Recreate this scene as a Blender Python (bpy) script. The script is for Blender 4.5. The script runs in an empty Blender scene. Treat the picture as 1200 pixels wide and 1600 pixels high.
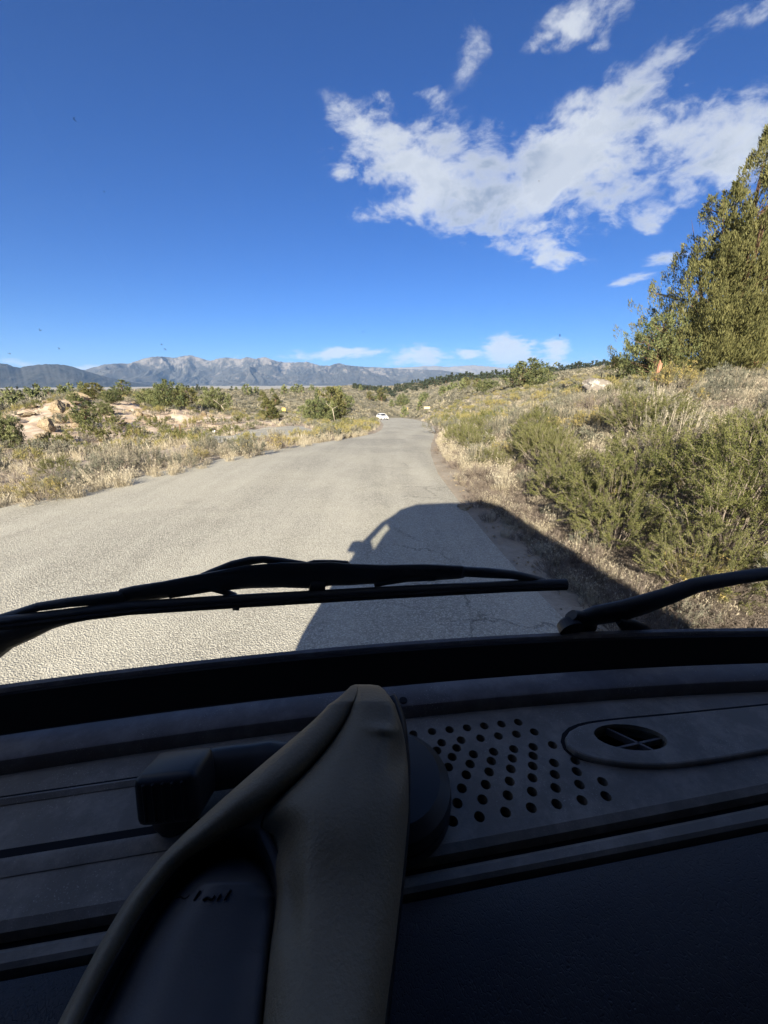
import bpy, bmesh, math, random
import numpy as np
from mathutils import Vector, Matrix, noise as mnoise
rad = math.radians
SC = bpy.context.scene
COL = SC.collection
random.seed(7)
RNG = np.random.default_rng(11)

# ------------------------------------------------------------------ camera, sky, sun, exposure
F = 610.0; PITCH = rad(18.3); EYE = 1.8
cam_data = bpy.data.cameras.new('camera'); cam = bpy.data.objects.new('camera', cam_data); COL.objects.link(cam)
cam.location = (0, 0, EYE); cam.rotation_euler = (rad(90) - PITCH, 0, 0)
cam_data.sensor_fit = 'VERTICAL'; cam_data.sensor_height = 24; cam_data.lens = 24 * F / 1600
cam_data.clip_start = 0.02; cam_data.clip_end = 60000
SC.camera = cam
SUN_EL = rad(22.5); SUN_AZ = rad(8.0)            # light travels towards +Y turned 8 deg to the right
SC.view_settings.view_transform = 'Standard'; SC.view_settings.look = 'None'
SC.view_settings.exposure = 1.75; SC.view_settings.gamma = 1.0; SC.view_settings.use_curve_mapping = False
sd = bpy.data.lights.new('sun', 'SUN'); sd.energy = 5.0; sd.angle = rad(0.55); sd.color = (1.0, 0.90, 0.74)
sun = bpy.data.objects.new('sun', sd); COL.objects.link(sun)
ldir = Vector((math.sin(SUN_AZ) * math.cos(SUN_EL), math.cos(SUN_AZ) * math.cos(SUN_EL), -math.sin(SUN_EL)))
sun.rotation_euler = ldir.to_track_quat('-Z', 'Y').to_euler()

class NT:
    """small helper round a node tree"""
    def __init__(s, t): s.t = t
    def n(s, typ, ins=None, **kw):
        nd = s.t.nodes.new(typ)
        for k, v in kw.items(): setattr(nd, k, v)
        for k, v in (ins or {}).items():
            if hasattr(v, 'is_linked'): s.t.links.new(v, nd.inputs[k])
            else: nd.inputs[k].default_value = v
        return nd
    def m(s, op, a, b=0.0, c=0.0, clamp=False):
        nd = s.t.nodes.new('ShaderNodeMath'); nd.operation = op; nd.use_clamp = clamp
        for i, v in enumerate((a, b, c)):
            if hasattr(v, 'is_linked'): s.t.links.new(v, nd.inputs[i])
            else: nd.inputs[i].default_value = v
        return nd.outputs[0]
    def mix(s, f, a, b, mode='MIX'):
        nd = s.t.nodes.new('ShaderNodeMix'); nd.data_type = 'RGBA'; nd.blend_type = mode
        for i, v in ((0, f), (6, a), (7, b)):
            if hasattr(v, 'is_linked'): s.t.links.new(v, nd.inputs[i])
            else: nd.inputs[i].default_value = v if i == 0 else (*v, 1)[:4]
        return nd.outputs[2]
    def ss(s, v, a, b, lo=0.0, hi=1.0):
        nd = s.t.nodes.new('ShaderNodeMapRange'); nd.interpolation_type = 'SMOOTHSTEP'
        for i, x in enumerate((v, a, b, lo, hi)):
            if hasattr(x, 'is_linked'): s.t.links.new(x, nd.inputs[i])
            else: nd.inputs[i].default_value = x
        return nd.outputs[0]
    def noise(s, vec, scale, detail=4, rough=0.55, dim='3D'):
        nd = s.t.nodes.new('ShaderNodeTexNoise'); nd.noise_dimensions = dim
        if vec is not None: s.t.links.new(vec, nd.inputs['Vector'])
        nd.inputs['Scale'].default_value = scale; nd.inputs['Detail'].default_value = detail; nd.inputs['Roughness'].default_value = rough
        return nd.outputs['Fac']

# ---- pixels of the photograph (1200 x 1600) to rays
CR, CF, CU = np.array([1., 0, 0]), np.array([0, math.cos(PITCH), -math.sin(PITCH)]), np.array([0, math.sin(PITCH), math.cos(PITCH)])
CAM = np.array([0, 0, EYE])
def ray(px, py): return CF * F + CR * (px - 600) - CU * (py - 800)
def at_z(px, py, z):
    d = ray(px, py); return CAM + d * ((z - EYE) / d[2])
def at_y(px, py, y):
    d = ray(px, py); return CAM + d * (y / d[1])
def at_depth(px, py, dep):
    return CAM + ray(px, py) * (dep / F)
def az_el(px, py):
    d = ray(px, py); return math.atan2(d[0], d[1]), math.atan2(d[2], math.hypot(d[0], d[1]))

# ---- world: Nishita sky and clouds
W = bpy.data.worlds.new('World'); SC.world = W; W.use_nodes = True
wt = NT(W.node_tree)
for nd in list(W.node_tree.nodes): W.node_tree.nodes.remove(nd)
sky = wt.n('ShaderNodeTexSky', sky_type='NISHITA', sun_disc=False, sun_elevation=SUN_EL, sun_rotation=SUN_AZ + math.pi,
           altitude=2100, air_density=1.0, dust_density=0.8, ozone_density=2.6)
tc = wt.n('ShaderNodeTexCoord'); sep = wt.n('ShaderNodeSeparateXYZ', {0: tc.outputs['Generated']})
X, Y, Z = sep.outputs
az = wt.m('ARCTAN2', X, Y); el = wt.m('ARCSINE', Z)
# planar cloud-layer coordinates, so that clouds shrink towards the horizon
zz = wt.m('ADD', wt.m('MAXIMUM', Z, 0.0), 0.30)
pl = wt.n('ShaderNodeCombineXYZ', {0: wt.m('DIVIDE', X, zz), 1: wt.m('DIVIDE', Y, zz), 2: 0.0}).outputs[0]
warp = wt.n('ShaderNodeTexNoise', {'Vector': pl, 'Scale': 2.2, 'Detail': 3.0})
plw = wt.n('ShaderNodeVectorMath', {0: pl, 1: wt.n('ShaderNodeVectorMath', {0: warp.outputs['Color'], 'Scale': 0.22}, operation='SCALE').outputs[0]}, operation='ADD').outputs[0]
# blobs: px, py, half-length px, half-height px, slope deg (screen, clockwise +), weight
BL = [(600, 235, 85, 38, 28, 1.0), (700, 262, 100, 52, 14, 1.05), (790, 290, 115, 66, 0, 1.1), (880, 275, 75, 60, -25, 1.05), (610, 330, 85, 22, -4, .95),
      (770, 350, 110, 34, 6, 1.05), (905, 225, 80, 50, -48, 1.0), (975, 150, 85, 34, -40, .85), (1020, 105, 75, 24, -38, .8), (1095, 200, 110, 62, -12, .95),
      (1180, 190, 95, 60, 0, 1.1), (960, 255, 60, 42, 0, .9), (860, 403, 62, 17, 8, 1.0), (1040, 330, 45, 20, -25, .85), (1015, 358, 22, 13, 0, .85),
      (955, 335, 40, 30, 25, .75), (735, 65, 28, 55, 12, .9), (905, 35, 100, 30, -28, .85), (665, 148, 30, 20, 10, .8), (530, 262, 40, 20, 40, .8),
      (1040, 402, 40, 10, -12, .75), (985, 437, 38, 8, -14, .62), (1150, 30, 80, 20, -20, .62), (545, 190, 40, 22, 40, .75), (600, 150, 24, 14, 0, .6), (930, 70, 60, 20, 40, .6),
      (1150, 280, 80, 26, -10, .8), (775, 197, 22, 8, -10, .72), (525, 552, 75, 10, -4, .78), (655, 558, 40, 15, 0, 1.5), (730, 553, 20, 10, 0, 1.4),
      (788, 545, 38, 18, 0, 1.7), (868, 545, 18, 13, 0, 1.6), (540, 550, 30, 8, 0, 1.3), (850, 572, 260, 16, -3, .72), (430, 560, 120, 7, 0, .55), (25, 566, 40, 6, 5, .7), (135, 574, 30, 5, 0, .7)]
def degpp(px, py):
    a0, e0 = az_el(px, py); a1, _ = az_el(px + 1, py); _, e1 = az_el(px, py - 1); return a0, e0, abs(a1 - a0), abs(e1 - e0)
tot = None; hi = None
for (px, py, hw, hh, sl, wgt) in BL:
    # axes from neighbouring pixels so that the blob keeps its screen shape as a shape in the sky
    c, s_ = math.cos(rad(sl)), math.sin(rad(sl))
    a0, e0 = az_el(px, py)
    a1, e1 = az_el(px + c * hw, py + s_ * hw); a2, e2 = az_el(px - s_ * hh, py + c * hh)
    M2 = np.linalg.inv(np.array([[a1 - a0, a2 - a0], [e1 - e0, e2 - e0]]))
    da = wt.m('SUBTRACT', az, a0); de = wt.m('SUBTRACT', el, e0)
    u = wt.m('ADD', wt.m('MULTIPLY', da, M2[0, 0]), wt.m('MULTIPLY', de, M2[0, 1]))
    v = wt.m('ADD', wt.m('MULTIPLY', da, M2[1, 0]), wt.m('MULTIPLY', de, M2[1, 1]))
    r2 = wt.m('ADD', wt.m('MULTIPLY', u, u), wt.m('MULTIPLY', v, v))
    g = wt.m('MULTIPLY', wt.m('EXPONENT', wt.m('MULTIPLY', r2, -0.8)), wgt)
    tot = g if tot is None else wt.m('MAXIMUM', wt.m('ADD', wt.m('MULTIPLY', g, 0.55), tot), wt.m('ADD', wt.m('MULTIPLY', tot, 0.0), g))
n1 = wt.noise(plw, 5.5, 9, 0.62); n2 = wt.noise(plw, 19.0, 7, 0.62)
nz = wt.m('ADD', wt.m('MULTIPLY', wt.m('SUBTRACT', n1, 0.5), 3.2), wt.m('MULTIPLY', wt.m('SUBTRACT', n2, 0.5), 1.5))
# broken cloud added out of view, overhead and behind, to lift the ambient light
field = wt.m('MULTIPLY', wt.ss(wt.noise(pl, 1.1, 3, .5), .44, .60, 0.0, 1.0), wt.ss(wt.m('SUBTRACT', wt.m('MULTIPLY', Z, 1.1), Y), -.22, .10, 0.0, .95))
tot = wt.m('MAXIMUM', tot, field)
dens = wt.m('ADD', tot, wt.m('MULTIPLY', nz, wt.ss(tot, 0.02, 0.5, 0.25, 1.0)))
alpha = wt.ss(dens, 0.34, 1.35)
thick = wt.ss(dens, 0.62, 1.6)
# cloud shading put into the colour: thick parts grey, broken by noise
n3 = wt.noise(plw, 3.6, 4, 0.5)
shade = wt.m('MULTIPLY', thick, wt.ss(n3, 0.36, 0.62, 1.15, 0.45), clamp=True); shade = wt.m('MULTIPLY', shade, wt.ss(el, 0.06, 0.22, 0.22, 1.0))
ccol = wt.mix(shade, (5.3, 5.4, 5.55), (2.0, 2.35, 3.05))
skycol = wt.mix(1.0, wt.n('ShaderNodeHueSaturation', {'Color': sky.outputs[0], 'Saturation': 1.18, 'Value': 1.0, 'Hue': 0.5}).outputs[0], (.22, .41, .70), 'MULTIPLY')   # thin dry mountain air: deeper blue
wcol = wt.mix(wt.m('MULTIPLY', alpha, 0.93), skycol, ccol)
bg = wt.n('ShaderNodeBackground', {'Color': wcol, 'Strength': 0.055})
wt.n('ShaderNodeOutputWorld', {'Surface': bg.outputs[0]})

# ------------------------------------------------------------------ general helpers
def tag(o, label=None, cat=None, group=None, kind=None):
    if label: o['label'] = label
    if cat: o['category'] = cat
    if group: o['group'] = group
    if kind: o['kind'] = kind
    return o
def empty(name, loc=(0, 0, 0), rz=0.0):
    o = bpy.data.objects.new(name, None); COL.objects.link(o); o.location = loc; o.rotation_euler = (0, 0, rz); o.empty_display_size = .1; return o
def link(name, me, mats=None, parent=None, loc=None):
    o = bpy.data.objects.new(name, me); COL.objects.link(o)
    if mats is not None and not len(me.materials):
        for m in (mats if isinstance(mats, (list, tuple)) else [mats]): me.materials.append(m)
    if parent is not None: o.parent = parent
    if loc is not None: o.location = loc
    return o
def mesh_np(name, V, Fc, rnd=None, mat_idx=None, smooth=False):
    """mesh from numpy: V (n,3), Fc (m,3) or (m,4) or a list of both"""
    me = bpy.data.meshes.new(name)
    V = np.ascontiguousarray(V, np.float32)
    fl = [np.asarray(f, np.int32) for f in (Fc if isinstance(Fc, list) else [Fc]) if len(f)]
    me.vertices.add(len(V)); me.vertices.foreach_set('co', V.ravel())
    loops = np.concatenate([f.ravel() for f in fl]); tots = np.concatenate([np.full(len(f), f.shape[1], np.int32) for f in fl])
    me.loops.add(len(loops)); me.loops.foreach_set('vertex_index', loops)
    me.polygons.add(len(tots)); me.polygons.foreach_set('loop_start', np.concatenate([[0], np.cumsum(tots)[:-1]]).astype(np.int32))
    if mat_idx is not None: me.polygons.foreach_set('material_index', np.asarray(mat_idx, np.int32))
    me.update(calc_edges=True)
    me.polygons.foreach_set('use_smooth', np.full(len(tots), smooth, bool))
    if rnd is not None:
        a = me.attributes.new('rnd', 'FLOAT', 'POINT'); a.data.foreach_set('value', np.asarray(rnd, np.float32))
    me.update(); me.validate(clean_customdata=False)
    return me
def bm_mesh(name, bm, smooth=False):
    me = bpy.data.meshes.new(name); bmesh.ops.recalc_face_normals(bm, faces=bm.faces); bm.to_mesh(me); bm.free()
    if smooth: me.polygons.foreach_set('use_smooth', np.full(len(me.polygons), True, bool))
    return me
def box_bm(bm, c, s, rot=None, bev=0.0, seg=2):
    r = bmesh.ops.create_cube(bm, size=1.0, matrix=Matrix.Translation(c) @ (rot.to_4x4() if rot else Matrix.Identity(4)) @ Matrix.Diagonal((*s, 1)))
    if bev > 0:
        es = list({e for v in r['verts'] for e in v.link_edges}); bmesh.ops.bevel(bm, geom=es, offset=bev, segments=seg, affect='EDGES', profile=.5)
def cyl_bm(bm, a, b, r1, r2=None, seg=16):
    a, b = Vector(a), Vector(b); d = b - a
    m = Matrix.Translation((a + b) / 2) @ d.to_track_quat('Z', 'Y').to_matrix().to_4x4()
    bmesh.ops.create_cone(bm, cap_ends=True, segments=seg, radius1=r1, radius2=r1 if r2 is None else r2, depth=d.length, matrix=m)
def sweep(bm, pts, ws, hs, side, nrm, seg=14, power=2.0, cap=True):
    """tube of elliptical section through pts; ws/hs half width along `side`/half height along `nrm` (vectors, or lists of them)"""
    rings = []
    for i, p in enumerate(pts):
        s_ = side[i] if isinstance(side, list) else side; n_ = nrm[i] if isinstance(nrm, list) else nrm
        ring = []
        for k in range(seg):
            a = 2 * math.pi * k / seg; c, s2 = math.cos(a), math.sin(a)
            cc = math.copysign(abs(c) ** (2 / power), c); ss = math.copysign(abs(s2) ** (2 / power), s2)
            ring.append(bm.verts.new(Vector(p) + Vector(s_) * (ws[i] * cc) + Vector(n_) * (hs[i] * ss)))
        rings.append(ring)
    for a, b in zip(rings, rings[1:]):
        for k in range(seg): bm.faces.new((a[k], a[(k + 1) % seg], b[(k + 1) % seg], b[k]))
    if cap:
        bm.faces.new(rings[0][::-1]); bm.faces.new(rings[-1])
def mat(name, col, rough=0.7, metal=0.0, spec=0.5, build=None):
    m = bpy.data.materials.new(name); m.use_nodes = True; t = NT(m.node_tree); b = m.node_tree.nodes['Principled BSDF']
    b.inputs['Base Color'].default_value = (*col, 1); b.inputs['Roughness'].default_value = rough; b.inputs['Metallic'].default_value = metal
    b.inputs['Specular IOR Level'].default_value = spec
    if build: build(t, b)
    return m
def setc(t, b, col): t.t.links.new(col, b.inputs['Base Color'])
def bump(t, b, h, dist, strength=1.0):
    nd = t.n('ShaderNodeBump', {'Height': h, 'Distance': dist, 'Strength': strength}); t.t.links.new(nd.outputs[0], b.inputs['Normal'])
def obj_co(t): return t.n('ShaderNodeTexCoord').outputs['Object']
def ginfo(t): return t.n('ShaderNodeNewGeometry').outputs['Position']

# numpy noise
def _hash(ix, iy, seed):
    h = (ix.astype(np.int64) * 374761393 + iy.astype(np.int64) * 668265263 + seed * 144269) & 0xffffffff
    h = ((h ^ (h >> 13)) * 1274126177) & 0xffffffff
    return ((h ^ (h >> 16)) & 0xffffff) / float(0xffffff)
def vnoise(x, y, seed=0):
    ix, iy = np.floor(x), np.floor(y); fx, fy = x - ix, y - iy
    u, v = fx * fx * fx * (fx * (fx * 6 - 15) + 10), fy * fy * fy * (fy * (fy * 6 - 15) + 10)
    a, b = _hash(ix, iy, seed), _hash(ix + 1, iy, seed); c, d = _hash(ix, iy + 1, seed), _hash(ix + 1, iy + 1, seed)
    return (a + (b - a) * u) * (1 - v) + (c + (d - c) * u) * v
def fbm(x, y, octv=5, seed=0, gain=.5):
    t = 0; a = 1; n = 0
    for i in range(octv): t = t + a * (vnoise(x * 2 ** i + i * 17.3, y * 2 ** i - i * 9.1, seed + i) - .5) * 2; n += a; a *= gain
    return t / n
def ridged(x, y, octv=5, seed=0, gain=.55):
    t = 0; a = 1; n = 0
    for i in range(octv): t = t + a * (1 - np.abs(2 * vnoise(x * 2 ** i + i * 31.7, y * 2 ** i + i * 5.3, seed + i) - 1)); n += a; a *= gain
    return t / n
def sstep(a, b, x):
    t = np.clip((x - a) / (b - a), 0, 1); return t * t * (3 - 2 * t)
# ------------------------------------------------------------------ the lie of the land
def prof(y):                                   # height of the road surface against distance ahead
    y = np.asarray(y, float)
    return -0.0775 * 0.5 * ((y - 9.5) + np.sqrt((y - 9.5) ** 2 + 9.0)) + 0.0775 * 0.2
def on_road(px, py):
    """pixel of the road surface -> ground point"""
    d = ray(px, py); lo, hi_ = 0.5, 400.0
    for _ in range(60):
        m_ = (lo + hi_) / 2; z = EYE + d[2] / d[1] * m_
        if z > prof(m_): lo = m_
        else: hi_ = m_
    return np.array([d[0] / d[1] * lo, lo])
# edges of the road as seen in the photograph
LE = [on_road(*p) for p in [(0, 818), (150, 778), (300, 742), (400, 719), (500, 697), (570, 684), (592, 672), (597, 664), (592, 655)]]
RE = [on_road(*p) for p in [(905, 985), (860, 925), (800, 865), (722, 772), (684, 724), (678, 700), (683, 683), (685, 672), (672, 662), (652, 656), (628, 652.5)]]
LE = [np.array([-7.6, -40.]), np.array([-7.4, -8.]), np.array([-7.3, 2.])] + LE + [np.array([-12., 96.]), np.array([-26, 112.]), np.array([-46, 124.])]
RE = [np.array([2.3, -40.]), np.array([2.2, -8.]), np.array([2.05, 1.5])] + RE + [np.array([-9., 106.]), np.array([-24, 120.]), np.array([-46, 132.])]
def resamp(P, n):
    P = np.array(P); d = np.r_[0, np.cumsum(np.hypot(*np.diff(P, axis=0).T))]; t = np.linspace(0, d[-1], n)
    Q = np.c_[np.interp(t, d, P[:, 0]), np.interp(t, d, P[:, 1])]
    return Q
def smooth_line(P, n=260, it=3):
    Q = resamp(P, n)
    for _ in range(it):
        Q[1:-1] = .25 * Q[:-2] + .5 * Q[1:-1] + .25 * Q[2:]
    return Q
LEs, REs = smooth_line(LE), smooth_line(RE)
POLY = np.r_[LEs, REs[::-1]]
def seg_dist(P, L):
    d = np.full(len(P), 1e9)
    for a, b in zip(L[:-1], L[1:]):
        ab = b - a; t = np.clip(((P - a) @ ab) / max(ab @ ab, 1e-9), 0, 1); q = a + t[:, None] * ab
        d = np.minimum(d, np.hypot(P[:, 0] - q[:, 0], P[:, 1] - q[:, 1]))
    return d
def inside(P, poly):
    r = np.zeros(len(P), bool); x, y = P[:, 0], P[:, 1]
    for (x0, y0), (x1, y1) in zip(poly, np.roll(poly, -1, axis=0)):
        c = ((y0 > y) != (y1 > y)); 
        if c.any():
            xi = (x1 - x0) * (y - y0) / (y1 - y0 + 1e-12) + x0; r ^= c & (x < xi)
    return r
Lc, Rc, Pc = LEs[::3], REs[::3], POLY[::2]
def road_sd(P):
    """signed distance to the road edge, negative on the road"""
    P = np.asarray(P, float); near = np.hypot(P[:, 0], P[:, 1]) < 200
    out = np.full(len(P), 200.0)
    if near.any():
        Q = P[near]; d = np.minimum(seg_dist(Q, Lc), seg_dist(Q, Rc)); out[near] = np.where(inside(Q, POLY), -d, d)
    return out
# gravel turn-out left of the road, and the far stretch of road seen beyond
PULL = np.array([on_road(*p) for p in [(300, 694), (330, 683), (385, 674), (470, 668), (492, 674), (468, 684), (400, 692)]])
def ctrl():
    C = []
    def c(px, py, y): p = at_y(px, py, y); C.append((p[0], p[1], p[2]))
    # left side
    for a in [(-60, 760, 9), (0, 745, 11), (120, 722, 13), (230, 705, 17), (100, 700, 20), (20, 690, 22), (-100, 690, 22), (330, 690, 25), (200, 682, 28), (130, 668, 32),
              (200, 650, 40), (300, 655, 44), (150, 640, 40), (90, 650, 34), (175, 622, 47), (230, 628, 55), (330, 640, 60), (120, 618, 46), (0, 665, 40), (20, 650, 60), (-120, 655, 60),
              (60, 628, 90), (-40, 626, 120), (-200, 630, 90), (250, 618, 75), (130, 622, 120), (300, 618, 110), (400, 640, 105), (380, 655, 75), (450, 645, 75), (500, 660, 60), (440, 622, 160), (380, 615, 200), (520, 630, 130),
              (500, 613.5, 260), (600, 625, 150), (560, 612, 250), (600, 608, 330), (420, 612, 330), (200, 613, 300), (0, 616, 300), (-200, 618, 250),
              # right side
              (640, 640, 95), (700, 650, 50), (760, 640, 42), (720, 630, 80), (820, 625, 36), (800, 604, 90), (700, 615, 130), (870, 605, 50), (900, 590, 85), (930, 613, 20), (850, 650, 20),
              (1000, 600, 22), (960, 585, 60), (1060, 594, 26), (1130, 588, 24), (1200, 585, 22), (1300, 575, 18), (700, 604, 240), (640, 605, 300), (800, 594, 260), (880, 583, 230), (960, 574, 200), (1060, 570, 200), (1200, 560, 160), (1350, 550, 100)]: c(*a)
    for (x, y, z) in [(2.6, -6, .1), (2.9, 2, .14), (2.9, 4.5, .16), (2.6, 8, .12), (3.6, 3, .38), (4.0, 6, .5), (3.6, 10, .4), (5.5, 4, .8), (6, 9, .95), (6, 14, .8), (9, 5, 1.25), (9, 11, 1.45), (4.2, 15, .25), (8, 17, 1.0),
                      (14, 6, 1.8), (14, 13, 1.9), (16, -10, 2.0), (6, -10, .9), (-9.5, 2, -.15), (-12, 4, -.3), (-9, -12, 0), (-20, 0, -.8), (-20, 12, -1.2), (-40, 0, -2.5), (-40, -40, -2), (40, -40, 4), (0, -80, 2), (40, 10, 3.2), (70, 40, 5)]: C.append((x, y, z))
    for Q in (Lc, Rc):
        for x, y in Q[::6]: C.append((x, y, float(prof(y))))
    for x, y in PULL: C.append((x, y, float(prof(y)) - .02))
    return np.array(C)
CT = ctrl()
def warpxy(x, y):
    r = np.hypot(x, y) + 1e-9; k = np.log1p(r / 4.0) / r; return np.c_[x * k, y * k] * np.array([1.0, 1.0])
_cw = warpxy(CT[:, 0], CT[:, 1])
_D = np.hypot(_cw[:, None, 0] - _cw[None, :, 0], _cw[:, None, 1] - _cw[None, :, 1])
# interpolate the slope angle rather than the height, so that far hills stay smooth
_cr = np.hypot(CT[:, 0], CT[:, 1]) + 6.0
_val = CT[:, 2] / _cr
_n = len(CT)
_A = np.zeros((_n + 1, _n + 1)); _A[:_n, :_n] = -_D - np.eye(_n) * 0.01; _A[:_n, _n] = 1; _A[_n, :_n] = 1
_w = np.linalg.solve(_A, np.r_[_val, 0])
def far_drop(x, y):
    r = np.hypot(x, y)
    return r
def H(x, y, rough=True, under=True):
    x = np.atleast_1d(np.asarray(x, float)).ravel(); y = np.atleast_1d(np.asarray(y, float)).ravel()
    r = np.hypot(x, y); k = np.minimum(1, 330 / np.maximum(r, 1e-6))
    p = warpxy(x * k, y * k); out = np.empty(len(x))
    for i in range(0, len(x), 20000):
        q = p[i:i + 20000]; d = np.hypot(q[:, None, 0] - _cw[None, :, 0], q[:, None, 1] - _cw[None, :, 1]); out[i:i + 20000] = -d @ _w[:_n] + _w[_n]
    z = out * (np.minimum(r, 330) + 6.0)
    # beyond the last rise the land falls to a valley floor
    az_ = np.arctan2(x, y); t = sstep(320, 1500, r)
    valley = -27.0 + sstep(.05, .5, az_) * 30
    z = z * (1 - t) + valley * t
    sdr = road_sd(np.c_[x, y])
    pin = (inside(np.c_[x, y], PULL)).astype(float); pd = seg_dist(np.c_[x, y], np.r_[PULL, PULL[:1]])
    near_pull = np.where(pin > 0, 1, 1 - sstep(0, 3, pd))
    off = sstep(0.15, 3.0, sdr) * (1 - near_pull)
    if rough:
        z = z + off * ((fbm(x * .45, y * .45, 4, 3) * .13) * np.clip(r / 8, .4, 1) + fbm(x * .06, y * .06, 3, 8) * .8 * sstep(15, 90, r) + fbm(x * .012, y * .012, 3, 18) * 2.2 * sstep(150, 500, r))
        # rocky mound on the left is lumpy
        mm = np.exp(-(((x + 25) / 12) ** 2 + ((y - 36) / 12) ** 2)); z = z + mm * ((ridged(x * .22, y * .22, 5, 5) - .55) * 1.6 + .9)
    b = 1 - sstep(0.0, 2.2, sdr); z = z * (1 - b) + prof(y) * b
    if under: z = z - .07 * (1 - sstep(-.55, -.12, sdr))
    return z
def h1(x, y): return float(H([x], [y])[0])
def on_ground(px, py):
    """pixel -> first ground hit"""
    d = ray(px, py); d = d / math.hypot(d[0], d[1]); r = np.geomspace(2.0, 3000, 900)
    z = EYE + d[2] * r; g = H(d[0] * r, d[1] * r); k = np.argmax(g >= z)
    if g[k] < z[k]: return None
    a, b_ = r[max(k - 1, 0)], r[k]
    rr = np.linspace(a, b_, 30); gg = H(d[0] * rr, d[1] * rr); k = np.argmax(gg >= EYE + d[2] * rr); rr = rr[k]
    return np.array([d[0] * rr, d[1] * rr, gg[k]])
def spot(px, dist):
    """ground point in the direction of pixel column px, at distance ahead"""
    d = ray(px, 598); x, y = d[0] / d[1] * dist, dist; return np.array([x, y, h1(x, y)])

# ---- ground sheet (polar grid: fine where the camera looks)
azs = np.unique(np.r_[np.linspace(-58, 58, 620), np.linspace(58, 302, 90)])[:-1] * math.pi / 180
rs = np.r_[0.0, np.geomspace(0.7, 60, 300), np.geomspace(60.6, 1500, 200), np.geomspace(1530, 12000, 40)]
GA, GR = np.meshgrid(azs, rs); gx, gy = (GR * np.sin(GA)).ravel(), (GR * np.cos(GA)).ravel()
gz = H(gx, gy)
na, nr = len(azs), len(rs)
ii, jj = np.meshgrid(np.arange(nr - 1), np.arange(na), indexing='ij'); j2 = (jj + 1) % na
gf = np.stack([ii * na + jj, ii * na + j2, (ii + 1) * na + j2, (ii + 1) * na + jj], -1).reshape(-1, 4)

def m_ground(t, b):
    p = ginfo(t); sp = t.n('ShaderNodeSeparateXYZ', {0: p}); gx_, gy_ = sp.outputs[0], sp.outputs[1]
    r = t.n('ShaderNodeVectorMath', {0: p}, operation='LENGTH').outputs['Value']
    n_big = t.noise(p, 0.12, 5, .6); n_mid = t.noise(p, 1.1, 6, .65); n_fine = t.noise(p, 14, 5, .7)
    base = t.mix(t.ss(n_mid, .35, .68), (.27, .23, .18), (.38, .335, .27))
    base = t.mix(t.ss(n_fine, .35, .7, 0, .45), base, (.20, .16, .12))
    # mound of pinkish bare earth
    dx = t.m('DIVIDE', t.m('ADD', gx_, 22.0), 19.0); dy = t.m('DIVIDE', t.m('SUBTRACT', gy_, 33.0), 19.0)
    mm = t.m('EXPONENT', t.m('MULTIPLY', t.m('ADD', t.m('MULTIPLY', dx, dx), t.m('MULTIPLY', dy, dy)), -1.1))
    pink = t.mix(t.ss(n_mid, .42, .62), (.40, .30, .215), (.52, .43, .34))
    base = t.mix(t.m('MULTIPLY', mm, 1.25, clamp=True), base, pink)
    # distant sage flats: mottled grey olive over straw
    sc = t.noise(p, 0.55, 5, .75); far = t.mix(t.ss(sc, .42, .58), (.30, .26, .19), (.11, .108, .078))
    far = t.mix(t.ss(n_big, .35, .65), far, t.mix(.5, far, (.22, .20, .12)))
    base = t.mix(t.ss(r, 60.0, 170.0), base, far)
    vn = t.noise(p, .004, 5, .6)
    vall = t.mix(t.ss(vn, .4, .6), (.36, .32, .25), (.29, .265, .21))
    base = t.mix(t.ss(r, 700.0, 1300.0), base, vall)
    setc(t, b, base); b.inputs['Roughness'].default_value = .95; b.inputs['Specular IOR Level'].default_value = .15
    h = t.m('ADD', t.m('MULTIPLY', n_fine, .5), t.m('MULTIPLY', t.noise(p, 60, 3, .6), .25)); bump(t, b, h, .05, .8)
M_ground = mat('ground_soil', (.35, .28, .2), build=m_ground)
g_me = mesh_np('ground', np.c_[gx, gy, gz], gf, smooth=True)
tag(link('ground', g_me, M_ground), kind='structure')

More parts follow.
